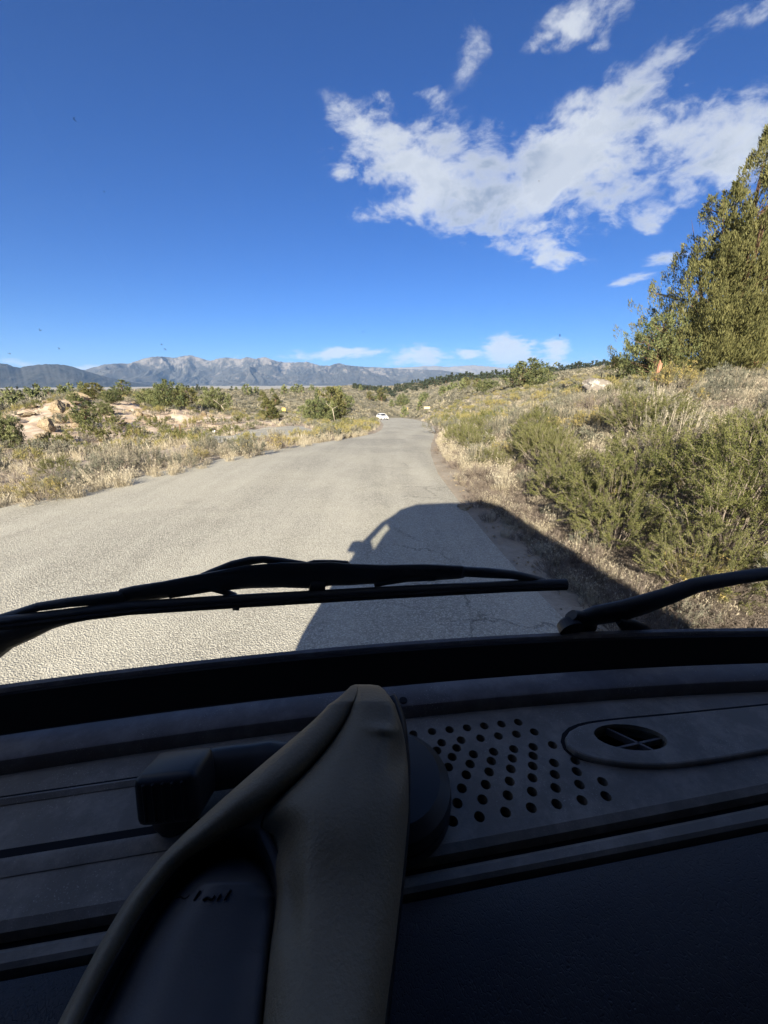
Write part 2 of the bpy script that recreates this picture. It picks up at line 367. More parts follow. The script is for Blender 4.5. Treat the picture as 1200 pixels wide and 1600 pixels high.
def m_asphalt(t, b):
    p = ginfo(t)
    v = t.n('ShaderNodeTexVoronoi', {'Vector': p, 'Scale': 78.0}, feature='F1'); vr = t.n('ShaderNodeSeparateColor', {0: v.outputs['Color']}).outputs[0]
    v2 = t.n('ShaderNodeTexVoronoi', {'Vector': p, 'Scale': 42.0}, feature='F1'); vr2 = t.n('ShaderNodeSeparateColor', {0: v2.outputs['Color']}).outputs[1]
    n0 = t.noise(p, .35, 4, .6); n1_ = t.noise(p, 3.0, 5, .6)
    c = t.mix(vr, (.17, .16, .135), (.56, .53, .445)); c = t.mix(t.m('MULTIPLY', vr2, .55), c, (.40, .38, .32))
    c = t.mix(t.ss(v.outputs['Distance'], .35, .75, 0, .6), c, (.12, .11, .09))
    c = t.mix(t.ss(n0, .38, .62, 0, .28), c, (.50, .465, .37)); c = t.mix(t.ss(n1_, .45, .7, 0, .2), c, (.22, .205, .165))
    # cracks: warped cell edges, only where a low-frequency mask allows
    wv = t.n('ShaderNodeTexNoise', {'Vector': p, 'Scale': 2.2, 'Detail': 8.0, 'Roughness': .7}); wp = t.n('ShaderNodeVectorMath', {0: p, 1: t.n('ShaderNodeVectorMath', {0: wv.outputs['Color'], 'Scale': .5}, operation='SCALE').outputs[0]}, operation='ADD').outputs[0]
    cr = t.n('ShaderNodeTexVoronoi', {'Vector': wp, 'Scale': .95}, feature='DISTANCE_TO_EDGE').outputs['Distance']
    mask = t.ss(t.noise(p, .42, 2, .5), .46, .56); sp = t.n('ShaderNodeSeparateXYZ', {0: p})
    mask = t.m('MULTIPLY', mask, t.ss(sp.outputs[0], -.6, .5))
    crack = t.m('MULTIPLY', t.ss(cr, .001, .0085, 1.0, 0.0), mask)
    c = t.mix(t.m('MULTIPLY', crack, .62), c, (.06, .055, .045))
    tr_ = t.noise(t.n('ShaderNodeMapping', {0: p, 'Scale': (1.0, .07, 1.0)}).outputs[0], 1.3, 4, .6); c = t.mix(t.ss(tr_, .36, .64, 0, .30), c, (.50, .475, .40)); pt_ = t.noise(p, .22, 6, .7); c = t.mix(t.ss(pt_, .53, .57, 0, .16), c, (.21, .195, .16))
    setc(t, b, c); b.inputs['Roughness'].default_value = .86; b.inputs['Specular IOR Level'].default_value = .3
    h = t.m('SUBTRACT', t.m('ADD', t.m('MULTIPLY', t.ss(v.outputs['Distance'], .0, .7, 1.0, 0.0), 1.0), t.m('MULTIPLY', vr2, .5)), t.m('MULTIPLY', crack, 2.0))
    bump(t, b, h, .005, .7)
M_asph = mat('old_asphalt', (.25, .24, .2), build=m_asphalt)
# road sheet, ragged edges
NL = 900
Lr, Rr = smooth_line(LE, NL, 30), smooth_line(RE, NL, 30)
# pair both edges by nearest progress
nx_ = 26
tt = np.linspace(0, 1, nx_)
rag = fbm(np.linspace(0, 260, NL), np.zeros(NL), 4, 31) * .10; rag2 = fbm(np.linspace(0, 260, NL), np.ones(NL) * 5, 4, 37) * .12
dv = Rr - Lr; ln = np.hypot(dv[:, 0], dv[:, 1])[:, None]; un = dv / ln
A_, B_ = Lr - un * rag[:, None], Rr + un * rag2[:, None]
RX = A_[:, None, 0] * (1 - tt) + B_[:, None, 0] * tt; RY = A_[:, None, 1] * (1 - tt) + B_[:, None, 1] * tt
RZ = prof(RY) + .012; crown = .05 * (1 - (2 * tt - 1) ** 2); RZ = RZ + crown[None, :]
RZ[:, 0] -= .05; RZ[:, -1] -= .05
rf = np.stack([*[np.add.outer(np.arange(NL - 1) * nx_, np.arange(nx_ - 1)) + o for o in (0, 1, nx_ + 1, nx_)]], -1).reshape(-1, 4)
tag(link('road', mesh_np('road', np.c_[RX.ravel(), RY.ravel(), RZ.ravel()], rf, smooth=True), M_asph), kind='structure')
# turn-out and the far bend of the road: pale worn tarmac sheets
def sheet(name, P, m, lift=.03, n=40):
    c = P.mean(0); Q = resamp(np.r_[P, P[:1]], 64)[:-1]; Vv = [c]; 
    for k in range(1, n + 1): Vv += list(c + (Q - c) * k / n)
    Vv = np.array(Vv); z = H(Vv[:, 0], Vv[:, 1], rough=False, under=False); z = np.maximum(z, H(Vv[:, 0], Vv[:, 1], under=False)) + lift
    m_ = len(Q); Fq = [((k - 1) * m_ + 1 + j, (k - 1) * m_ + 1 + (j + 1) % m_, k * m_ + 1 + (j + 1) % m_, k * m_ + 1 + j) for k in range(1, n) for j in range(m_)]
    Ft = [(0, 1 + j, 1 + (j + 1) % m_) for j in range(m_)]
    return link(name, mesh_np(name, np.c_[Vv, z], [np.array(Ft), np.array(Fq)], smooth=True), m)
tag(sheet('turn_out', PULL, M_asph), kind='structure')
def strip(name, pix, w, m):
    P = [on_ground(*p) for p in pix]; P = np.array([p[:2] for p in P if p is not None]); P = smooth_line(P, 60, 6); T = np.gradient(P, axis=0); N = np.c_[-T[:, 1], T[:, 0]] / np.hypot(T[:, 0], T[:, 1])[:, None]
    tt_ = np.linspace(-1, 1, 7); G = P[:, None, :] + N[:, None, :] * (tt_ * w / 2)[None, :, None]; G = G.reshape(-1, 2)
    f_ = np.stack([np.add.outer(np.arange(59) * 7, np.arange(6)) + o for o in (0, 1, 8, 7)], -1).reshape(-1, 4)
    return link(name, mesh_np(name, np.c_[G, H(G[:, 0], G[:, 1], under=False) + .06], f_, smooth=True), m)
tag(strip('far_road', [(360, 634), (385, 640), (410, 641), (425, 645), (440, 652)], 7, M_asph), kind='structure')

# ------------------------------------------------------------------ mountains
def mountains(name, sky_px, r_base, r_crest, base_py, m, seed, spur=.4, na_=700, nt=90, back=1.3, rough=1.0):
    sp = np.array([az_el(*p) for p in sky_px]); o = np.argsort(sp[:, 0]); sp = sp[o]
    a = np.linspace(sp[0, 0], sp[-1, 0], na_); e = np.interp(a, sp[:, 0], sp[:, 1])
    e = e + fbm(a * 220, a * 0, 3, seed) * .0008
    t = np.linspace(0, back, nt); A2, T2 = np.meshgrid(a, t); R2 = r_base + (r_crest - r_base) * T2
    zc = np.tan(e)[None, :] * r_crest; zb = EYE + np.tan(az_el(600, base_py)[1]) * r_base
    pf = np.where(T2 <= 1, T2 ** 1.25, 1 - (T2 - 1) * 1.5)
    X2, Y2 = R2 * np.sin(A2), R2 * np.cos(A2); s = 1000.0
    wx = X2 / s + fbm(X2 / s * 1.5, Y2 / s * 1.5, 3, seed + 9) * .35; wy = Y2 / s * .38 + fbm(X2 / s * 1.3, Y2 / s, 3, seed + 19) * .2
    rg = ridged(wx * 2.4, wy * 1.2, 7, seed + 3, .55)
    amp = spur * np.sin(np.clip(T2, 0, 1) * math.pi) ** .8 * .9 + .03 * rough
    Hh = pf * (1 + (rg - .72) * amp * 2.2); Hh = np.where(T2 <= 1, np.minimum(Hh, T2 * .25 + .75), Hh)
    fade = sstep(0, .06, (A2 - a[0]) / (a[-1] - a[0])) * sstep(0, .06, (a[-1] - A2) / (a[-1] - a[0]))
    Z2 = zb - 25 + (zc - zb + 25) * Hh
    Z2 = zb - 30 + (Z2 - zb + 30) * fade
    f_ = np.stack([np.add.outer(np.arange(nt - 1) * na_, np.arange(na_ - 1)) + o for o in (0, 1, na_ + 1, na_)], -1).reshape(-1, 4)
    return tag(link(name, mesh_np(name, np.c_[X2.ravel(), Y2.ravel(), Z2.ravel()], f_, smooth=True), m), kind='structure')
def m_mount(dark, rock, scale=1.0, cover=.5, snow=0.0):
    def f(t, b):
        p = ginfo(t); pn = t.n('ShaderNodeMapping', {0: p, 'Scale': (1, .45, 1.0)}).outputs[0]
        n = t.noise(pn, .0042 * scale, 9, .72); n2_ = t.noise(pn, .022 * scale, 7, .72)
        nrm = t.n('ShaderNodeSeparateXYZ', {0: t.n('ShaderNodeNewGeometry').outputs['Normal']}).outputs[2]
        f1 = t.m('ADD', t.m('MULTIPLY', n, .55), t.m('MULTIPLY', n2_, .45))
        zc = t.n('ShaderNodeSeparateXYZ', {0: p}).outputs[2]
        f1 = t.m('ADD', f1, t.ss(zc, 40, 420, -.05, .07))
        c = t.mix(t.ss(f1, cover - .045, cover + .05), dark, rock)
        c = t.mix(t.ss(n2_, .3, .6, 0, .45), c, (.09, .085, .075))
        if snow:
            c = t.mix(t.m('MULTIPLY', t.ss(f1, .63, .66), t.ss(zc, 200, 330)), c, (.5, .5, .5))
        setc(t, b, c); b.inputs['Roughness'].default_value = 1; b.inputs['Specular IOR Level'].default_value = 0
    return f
M_mt = mat('mountain_rock', (.3, .28, .25), build=m_mount((.05, .05, .045), (.23, .205, .185), 1.0, .52, 0.0))
M_mt2 = mat('cloud_shaded_slope', (.1, .1, .08), build=m_mount((.018, .02, .018), (.08, .075, .05), 1.2, .59))  # cloud shadow on the left ridge painted as near-black slope colours
M_mt3 = mat('bare_far_ridge', (.3, .27, .23), build=m_mount((.08, .075, .065), (.24, .21, .17), .5, .47))
MAIN = [(-700, 560), (-400, 575), (-60, 572), (60, 580), (130, 577), (150, 572), (165, 568), (185, 567), (200, 568), (215, 563), (228, 559), (240, 557), (260, 556.5), (270, 558), (283, 556), (297, 554), (310, 557), (322, 561), (330, 562), (340, 559), (352, 557), (366, 559), (376, 560), (385, 557), (400, 560), (413, 557),
        (422, 560), (432, 564), (450, 565.5), (465, 565), (480, 564.5), (490, 568), (500, 571), (515, 571), (524, 568), (531, 566.5), (540, 570), (555, 572), (575, 573), (600, 574), (640, 576), (690, 578), (720, 582), (780, 592), (860, 600)]
LEFT = [(-800, 575), (-500, 560), (-200, 562), (-80, 560), (-20, 566), (0, 567), (10, 568), (20, 572), (32, 574), (45, 571), (60, 569), (85, 568.5), (100, 570), (115, 573), (130, 578), (150, 584), (180, 592), (215, 598), (250, 604), (290, 610)]
FAR = [(470, 590), (560, 578), (620, 574), (650, 572), (680, 571), (700, 573), (735, 570), (755, 571), (790, 574), (820, 573), (850, 576), (900, 574), (960, 577), (1050, 578), (1200, 575), (1500, 570)]
mountains('far_ridge', FAR, 7200, 8600, 604, M_mt3, 71, .3, 420, 50)
mountains('mountain_range', MAIN, 4200, 5600, 602.5, M_mt, 21, 1.35, 1100, 150, 1.15)
mountains('cloud_shaded_ridge', LEFT, 3000, 3900, 618, M_mt2, 51, .6, 520, 80)

# ------------------------------------------------------------------ air
hz = bmesh.new(); bmesh.ops.create_cube(hz, size=1, matrix=Matrix.Translation((0, 0, 240)) @ Matrix.Diagonal((25000, 25000, 740, 1)))
M_haze = bpy.data.materials.new('haze_air'); M_haze.use_nodes = True; tz = NT(M_haze.node_tree); M_haze.node_tree.nodes.clear()
pv = tz.n('ShaderNodeVolumePrincipled', {'Color': (.34, .57, 1.0, 1), 'Density': 0.000068, 'Anisotropy': 0.0})
ho = tz.n('ShaderNodeOutputMaterial', {'Volume': pv.outputs[0]})
tag(link('haze', bm_mesh('haze', hz), M_haze), kind='stuff')
# ------------------------------------------------------------------ plants
def m_leaf(name, c1, c2, c3=None, rough=.75, trans=.25):
    def f(t, b):
        a = t.n('ShaderNodeAttribute', attribute_name='rnd').outputs['Fac']; orr = t.n('ShaderNodeObjectInfo').outputs['Random']
        c = t.mix(a, c1, c2)
        if c3: c = t.mix(t.ss(orr, .35, 1.0, 0, .65), c, c3)
        v = t.m('ADD', t.m('MULTIPLY', orr, .35), .83); c = t.mix(1.0, c, t.n('ShaderNodeCombineColor', {0: v, 1: v, 2: v}).outputs[0], 'MULTIPLY')
        setc(t, b, c); b.inputs['Roughness'].default_value = rough; b.inputs['Specular IOR Level'].default_value = .2
        tr = t.n('ShaderNodeBsdfTranslucent', {'Color': c}); mx = t.n('ShaderNodeMixShader', {0: trans, 1: b.outputs[0], 2: tr.outputs[0]})
        out = [n for n in t.t.nodes if n.type == 'OUTPUT_MATERIAL'][0]; t.t.links.new(mx.outputs[0], out.inputs[0])
    return mat(name, c1, build=f)
ML = dict(
    sage=m_leaf('sagebrush_leaf', (.13, .135, .095), (.265, .26, .195), (.21, .185, .135)),
    bitter=m_leaf('bitterbrush_leaf', (.085, .10, .03), (.225, .22, .075), (.14, .135, .055)),
    rabbit=m_leaf('rabbitbrush_leaf', (.20, .19, .07), (.36, .31, .12), (.25, .20, .09)),
    bloom=m_leaf('rabbitbrush_bloom', (.40, .30, .09), (.52, .42, .18)),
    straw=m_leaf('straw_blade', (.28, .235, .155), (.53, .46, .335), (.38, .345, .27)),
    dead=m_leaf('dead_twig', (.10, .078, .06), (.23, .19, .155), (.15, .12, .10), trans=.05),
    wood=m_leaf('shrub_stem', (.12, .10, .08), (.22, .18, .145), trans=.0),
    jun=m_leaf('juniper_foliage', (.06, .068, .022), (.20, .185, .07), (.12, .115, .045), trans=.12),
    jung=m_leaf('blue_green_foliage', (.075, .095, .04), (.19, .20, .08), (.13, .135, .06), trans=.12),
    farsage=m_leaf('far_sage_leaf', (.095, .095, .07), (.21, .195, .145), (.17, .15, .11)),
    farstraw=m_leaf('far_straw_blade', (.24, .21, .14), (.40, .35, .25), (.28, .25, .18)),
    fard=m_leaf('distant_pine_foliage', (.025, .034, .02), (.05, .06, .032), trans=.05))
def m_bark(t, b):
    p = obj_co(t); mp = t.n('ShaderNodeMapping', {0: p, 'Scale': (9, 9, 1.3)}).outputs[0]; n = t.noise(mp, 3, 6, .65)
    setc(t, b, t.mix(t.ss(n, .3, .7), (.09, .055, .04), (.22, .135, .09))); bump(t, b, n, .04, .9)
M_bark = mat('juniper_bark', (.25, .15, .1), rough=.95, spec=.1, build=m_bark)

def rdirs(n, rng, up=0.0):
    v = rng.normal(size=(n, 3)); v[:, 2] += up; return v / np.linalg.norm(v, axis=1)[:, None]
def blades(C, D, L, Wd, rng, quad=True):
    """one leaf blade (a diamond) at each centre C along D; returns V, F"""
    n = len(C); L = np.broadcast_to(L, n)[:, None]; Wd = np.broadcast_to(Wd, n)[:, None]
    s = np.cross(D, rdirs(n, rng)); s /= np.linalg.norm(s, axis=1)[:, None] + 1e-9
    mid = C + D * L * .45
    V = np.stack([C, mid + s * Wd / 2, C + D * L, mid - s * Wd / 2], 1).reshape(-1, 3)
    return V, np.arange(n * 4).reshape(-1, 4)
def stems(A, B, ra, rb):
    """three-sided tapering sticks from A to B"""
    n = len(A); d = B - A; d = d / (np.linalg.norm(d, axis=1)[:, None] + 1e-9); h = np.where(np.abs(d[:, 2:]) < .9, [[0, 0, 1.]], [[1., 0, 0]])
    s = np.cross(d, h); s /= np.linalg.norm(s, axis=1)[:, None]; u = np.cross(d, s)
    ra = np.broadcast_to(ra, n)[:, None]; rb = np.broadcast_to(rb, n)[:, None]; R = []
    for P, r in ((A, ra), (B, rb)):
        for k in range(3):
            a = 2 * math.pi * k / 3; R.append(P + (s * math.cos(a) + u * math.sin(a)) * r)
    V = np.stack(R, 1).reshape(-1, 3); o = np.arange(n)[:, None] * 6
    Fq = np.concatenate([o + [0, 1, 4, 3], o + [1, 2, 5, 4], o + [2, 0, 3, 5]])
    return V, Fq
class Acc:
    def __init__(s): s.V = []; s.F = []; s.R = []; s.M = []; s.n = 0
    def add(s, V, Fq, rnd, mi):
        s.V.append(V); s.F.append(Fq + s.n); s.R.append(np.broadcast_to(rnd, len(V)).astype(float)); s.M.append(np.full(len(Fq), mi)); s.n += len(V)
    def mesh(s, name, mats):
        me = mesh_np(name, np.concatenate(s.V), np.concatenate(s.F), rnd=np.clip(np.concatenate(s.R), 0, 1), mat_idx=np.concatenate(s.M))
        for m in mats: me.materials.append(m)
        return me
def shrub(name, kind, seed, h=.7, w=.6, nst=26, nl=150, leaf=(.03, .009), up=.9, spikes=0, bloom=0, dead=0):
    """woody stems fanning from the base, side twigs, leaf blades clustered along the twigs"""
    rng = np.random.default_rng(seed); A = Acc()
    th = rng.uniform(0, 2 * math.pi, nst); sp = rng.uniform(.05, 1, nst) ** .7
    base = np.c_[np.cos(th) * .04, np.sin(th) * .04, np.full(nst, -.03)]
    hh = h * (1 - .45 * sp ** 2) * rng.uniform(.75, 1.1, nst)
    tip = np.c_[np.cos(th) * w * sp, np.sin(th) * w * sp, hh]
    mid = base * .5 + tip * .5 + np.c_[np.cos(th) * w * .12, np.sin(th) * w * .12, rng.uniform(-.1, .05, nst) * h]
    V, Fq = stems(base, mid, .007, .0045); A.add(V, Fq, rng.random(), 1)
    V, Fq = stems(mid, tip, .0045, .0016); A.add(V, Fq, rng.random(), 1)
    ntw = 7; k = np.repeat(np.arange(nst), ntw); t = rng.uniform(.15, 1, len(k))[:, None]
    q = mid[k] * (1 - t) + tip[k] * t; d = rdirs(len(k), rng, up); out = q - np.array([0, 0, h * .25]); out /= np.linalg.norm(out, axis=1)[:, None]
    d = d * .6 + out * .7; d /= np.linalg.norm(d, axis=1)[:, None]; tl = rng.uniform(.10, .26, len(k))[:, None] * h
    e = q + d * tl; V, Fq = stems(q, e, .003, .0012); A.add(V, Fq, .7, 1)
    if not dead or dead < 1:
        m_ = max(2, int(nst * nl / len(k))); kk = np.repeat(np.arange(len(k)), m_); s = rng.uniform(.1, 1.08, len(kk))[:, None]
        C = q[kk] * (1 - s) + e[kk] * s + rng.normal(size=(len(kk), 3)) * .008; D = d[kk] * .8 + rdirs(len(kk), rng, .3) * .8; D /= np.linalg.norm(D, axis=1)[:, None]
        V, Fq = blades(C, D, leaf[0] * rng.uniform(.6, 1.4, len(C)), leaf[1] * rng.uniform(.7, 1.3, len(C)), rng)
        A.add(V, Fq, np.repeat(np.clip(.45 + .22 * rng.normal(size=len(k))[kk] + .15 * rng.normal(size=len(kk)), 0, 1), 4), 0)
    if spikes:       # upright seed stalks
        th = rng.uniform(0, 2 * math.pi, spikes); rr = w * np.sqrt(rng.random(spikes)) * .9; zb = h * (.85 - .4 * (rr / w) ** 2)
        Bs = np.c_[np.cos(th) * rr, np.sin(th) * rr, zb * .6]; dd = np.c_[np.cos(th) * .15 * rr / w, np.sin(th) * .15 * rr / w, np.ones(spikes)] + rng.normal(size=(spikes, 3)) * .08
        hl = rng.uniform(.22, .42, spikes)[:, None] * h + (zb * .4)[:, None]; Tp = Bs + dd * hl
        V, Fq = stems(Bs, Tp, .0025, .0015); A.add(V, Fq, .5, 2)
        m_ = 9; kk = np.repeat(np.arange(spikes), m_); s = rng.uniform(.45, 1, len(kk))[:, None]
        V, Fq = blades(Bs[kk] * (1 - s) + Tp[kk] * s, dd[kk] / np.linalg.norm(dd[kk], axis=1)[:, None] * .9 + rdirs(len(kk), rng) * .3, .028, .010, rng); A.add(V, Fq, np.repeat(rng.random(len(kk)), 4), 2)
    if bloom:
        k = rng.integers(0, len(e), bloom); k = k[e[k, 2] > h * .45]
        kk = np.repeat(k, 9); C = e[kk] + rng.normal(size=(len(kk), 3)) * .016
        V, Fq = blades(C, rdirs(len(kk), rng, 1.2), .022, .014, rng); A.add(V, Fq, np.repeat(rng.random(len(kk)), 4), 2)
    third = {'sage': ML['straw'], 'rabbit': ML['bloom'], 'bitter': ML['straw'], 'dead': ML['dead'], 'straw': ML['straw']}[kind]
    return A.mesh(name, [ML[kind], ML['dead'] if kind == 'dead' else ML['wood'], third])
def grass(name, seed, n=110, h=.45, w=.16, bw=.006, seg=3, lean=.5, m='straw', head=True):
    rng = np.random.default_rng(seed); A = Acc(); th = rng.uniform(0, 2 * math.pi, n); r0 = w * np.sqrt(rng.random(n)) * .6
    B0 = np.c_[np.cos(th) * r0, np.sin(th) * r0, np.full(n, -.02)]; th2 = th + rng.normal(size=n) * .7; ln_ = rng.uniform(.1, 1, n) * lean; hh = h * rng.uniform(.5, 1.1, n)
    prev = None; side = np.c_[-np.sin(th2 + .5), np.cos(th2 + .5), np.zeros(n)]; P = []
    for k in range(seg + 1):
        t = k / seg; c = B0 + np.c_[np.cos(th2) * ln_ * hh * t ** 2, np.sin(th2) * ln_ * hh * t ** 2, hh * (t - .22 * ln_ * t ** 3)]
        wd = bw * (1 - .85 * t); P += [c - side * wd / 2, c + side * wd / 2]
    V = np.stack(P, 1).reshape(-1, 3); o = np.arange(n)[:, None] * (2 * (seg + 1))
    Fq = np.concatenate([o + [2 * k, 2 * k + 1, 2 * k + 3, 2 * k + 2] for k in range(seg)])
    A.add(V, Fq, np.repeat(rng.random(n), 2 * (seg + 1)), 0)
    if head:
        k = np.arange(n)[::3]; kk = np.repeat(k, 3); T = (P[-1] + P[-2])[kk] / 2
        V, Fq = blades(T - [0, 0, .03] + rng.normal(size=T.shape) * .008, rdirs(len(kk), rng, 2.5), .05 * h / .45, .009, rng); A.add(V, Fq, .9, 0)
    return A.mesh(name, [ML[m]])
def tree_mesh(seed, h, w, shape='cone', nclump=90, per=28, bl=(.16, .05), trunk_h=.12, dense=1.0, leaders=1, mat_='jun', lean=(0, 0), core=.35, upw=1.0, csize=1.0):
    """returns (trunk mesh, crown mesh); clumps of sprays through the outer crown, ragged outline, gaps"""
    rng = np.random.default_rng(seed); ld = [(0, 0, 1.0, 1.0)]
    for k in range(leaders - 1):
        a = rng.uniform(0, 6.28); ld.append((math.cos(a) * w * rng.uniform(.35, .62), math.sin(a) * w * rng.uniform(.35, .62), rng.uniform(.55, .88), rng.uniform(.5, .75)))
    CC = []; CD = []; CS = []; tot_ = sum(l[2] * l[3] for l in ld)
    for (lx, ly, lh, lw) in ld:
        n = int(nclump * lh * lw / tot_); z = rng.random(n) ** (1.25 if shape == 'cone' else .9)
        if shape == 'cone': rr = (1 - z ** 1.35) * (.55 + .45 * np.minimum(1, z / .12 + .35))
        else: rr = np.sqrt(np.clip(1 - np.abs(2 * z * .93 - .80) ** 2.3, .02, 1))
        th = rng.uniform(0, 2 * math.pi, n); lump = 1 + .22 * np.sin(th * 3 + lx * 7 + z * 5) + .13 * np.sin(th * 7 + z * 17 + ly)
        q = np.sqrt(rng.uniform(core, 1, n)) * rng.uniform(.86, 1.08, n)
        R_ = w * lw * rr * q * lump
        c = np.c_[lx * (1 - .3 * z) + np.cos(th) * R_, ly * (1 - .3 * z) + np.sin(th) * R_, h * trunk_h + (h * lh - h * trunk_h) * z]
        CC.append(c); CD.append(np.c_[np.cos(th) * .75, np.sin(th) * .75, np.full(n, upw)]); CS.append(rng.uniform(.7, 1.35, n) * (1 - .35 * z))
    C = np.concatenate(CC); D = np.concatenate(CD); S = np.concatenate(CS)
    C[:, 0] += lean[0] * C[:, 2]; C[:, 1] += lean[1] * C[:, 2]
    D /= np.linalg.norm(D, axis=1)[:, None]; keep = rng.random(len(C)) < dense; hol = np.array([mnoise.noise(Vector((float(c_[0]) * .95 + seed, float(c_[1]) * .95, float(c_[2]) * .8))) for c_ in C]) > -.27; keep &= hol | (nclump < 500); C, D, S = C[keep], D[keep], S[keep]
    A = Acc(); kk = np.repeat(np.arange(len(C)), per); cs = S[kk][:, None] * w * .16 * csize
    u = rng.random(len(kk))[:, None]
    # each clump is a plume: narrow towards its tip
    P = C[kk] + D[kk] * cs * (u * 2.3 - .7) + rdirs(len(kk), rng) * cs * (1.05 - .8 * u)
    al_ = (1.5, .55) if nclump > 500 else (.8, .9); dd = D[kk] * al_[0] + rdirs(len(kk), rng, .35) * al_[1]; dd /= np.linalg.norm(dd, axis=1)[:, None]
    V, Fq = blades(P, dd, bl[0] * rng.uniform(.6, 1.4, len(P)), bl[1] * rng.uniform(.7, 1.4, len(P)), rng)
    A.add(V, Fq, np.repeat(np.clip(.42 + .34 * rng.normal(size=len(C))[kk] + .14 * rng.normal(size=len(kk)), 0, 1), 4), 0)
    crown = A.mesh('crown', [ML[mat_]])
    T = Acc()
    for (lx, ly, lh, lw) in ld:
        p = np.array([0, 0, -.15]); q = np.array([lx, ly, h * lh * .93]); q = q + np.array([lean[0] * q[2], lean[1] * q[2], 0]); n = 7; pts = [p * (1 - t) ** 1.0 + q * t + np.array([math.sin(t * 7 + lx) * .03 * w, math.cos(t * 5) * .03 * w, 0]) for t in np.linspace(0, 1, n)]
        r = h * .022 * lw * (1.0 if lw == 1.0 else .55); V, Fq = stems(np.array(pts[:-1]), np.array(pts[1:]), r * 2 * (1 - np.linspace(0, .8, n - 1)), r * 2 * (1 - np.linspace(.16, .97, n - 1))); T.add(V, Fq, .5, 0)
    nb = min(len(C), 160); k = rng.choice(len(C), nb, replace=False); z0 = np.maximum(C[k, 2] - h * .12, h * .04)[:, None]
    A0 = np.c_[lean[0] * z0[:, 0], lean[1] * z0[:, 0], z0[:, 0]]; V, Fq = stems(A0, C[k], .007 * h * .5, .002 * h); T.add(V, Fq, .4, 0)
    return T.mesh('trunk', [M_bark]), crown
def put_tree(name, meshes, loc, label, cat='tree', group=None, rz=0., sc=1., parts=True):
    r = empty(name, loc, rz); r.scale = (sc, sc, sc) if np.isscalar(sc) else sc; tag(r, label, cat, group)
    link('trunk', meshes[0], parent=r); link('crown', meshes[1], parent=r); return r

# ---- prototypes
SAGE_HI = [shrub('sagebrush', 'sage', s, h=.62, w=.5, nst=30, nl=190, leaf=(.026, .0085), spikes=sp) for s, sp in ((1, 30), (2, 0), (3, 45))]
BITT_HI = [shrub('bitterbrush', 'bitter', s, h=.85, w=.75, nst=60, nl=640, leaf=(.017, .0062), up=.7) for s in (4, 5, 6)]
RAB_HI = [shrub('rabbitbrush', 'rabbit', s, h=.6, w=.45, nst=44, nl=110, leaf=(.045, .004), up=1.6, bloom=b_) for s, b_ in ((7, 70), (8, 170))]
DEAD_HI = [shrub('dead_brush', 'dead', s, h=.45, w=.5, nst=40, nl=22, leaf=(.05, .004), up=.4) for s in (9, 10)]
SAGE_MD = [shrub('sagebrush_mid', 'sage', s, h=.55, w=.5, nst=16, nl=44, leaf=(.075, .026), spikes=sp) for s, sp in ((11, 10), (12, 0), (13, 14))]
BITT_MD = [shrub('bitterbrush_mid', 'bitter', s, h=.8, w=.75, nst=20, nl=70, leaf=(.075, .03)) for s in (14, 15)]
RAB_MD = [shrub('rabbitbrush_mid', 'rabbit', s, h=.5, w=.42, nst=18, nl=30, leaf=(.13, .014), up=1.5, bloom=40) for s in (16, 17)]
GR_HI = [grass('straw_grass', 20 + k, 120, .42, .2) for k in range(3)]
GR_MD = [grass('straw_grass_mid', 25 + k, 26, .42, .3, .03, 2, head=False) for k in range(2)]
def low(name, m, seed, h=.45, w=.5, n=60, bl=(.28, .10)):
    rng = np.random.default_rng(seed); A = Acc(); d = rdirs(n, rng, .7); d[:, 2] = np.abs(d[:, 2]); P = d * rng.uniform(.3, .8, n)[:, None] * [w, w, h]
    V, Fq = blades(P, d * .8 + rdirs(n, rng) * .5, bl[0] * rng.uniform(.6, 1.2, n), bl[1], rng); A.add(V, Fq, np.repeat(rng.random(n), 4), 0); return A.mesh(name, [ML[m]])
SAGE_LO = [low('sagebrush_far', 'farsage', 30 + k) for k in range(3)]; RAB_LO = [low('rabbitbrush_far', 'farstraw', 34 + k, n=40) for k in range(2)]; BIT_LO = [low('bitterbrush_far', 'farsage', 37, .6, .6)]

# ---- scattering
def scat(n, a0, a1, r0, r1, rng, powr=1.0, gap=.25, mn=None):
    """n points in a sector (deg from straight ahead), density falling as r**-powr"""
    a = rng.uniform(rad(a0), rad(a1), n); u = rng.random(n); e = 2 - powr
    r = (r0 ** e + u * (r1 ** e - r0 ** e)) ** (1 / e) if abs(e) > 1e-6 else r0 * (r1 / r0) ** u
    P = np.c_[r * np.sin(a), r * np.cos(a)]; sdv = road_sd(P); P = P[sdv > gap]
    P = P[~inside(P, PULL)]
    if mn: 
        keep = []; cell = {}
        for p in P:
            c = (int(p[0] // mn), int(p[1] // mn))
            if all(math.hypot(p[0] - q[0], p[1] - q[1]) > mn for i in (-1, 0, 1) for j in (-1, 0, 1) for q in cell.get((c[0] + i, c[1] + j), ())): keep.append(p); cell.setdefault(c, []).append(p)
        P = np.array(keep)
    return P
def on_mound(P): return np.exp(-(((P[:, 0] + 22) / 19) ** 2 + ((P[:, 1] - 29) / 18) ** 4))
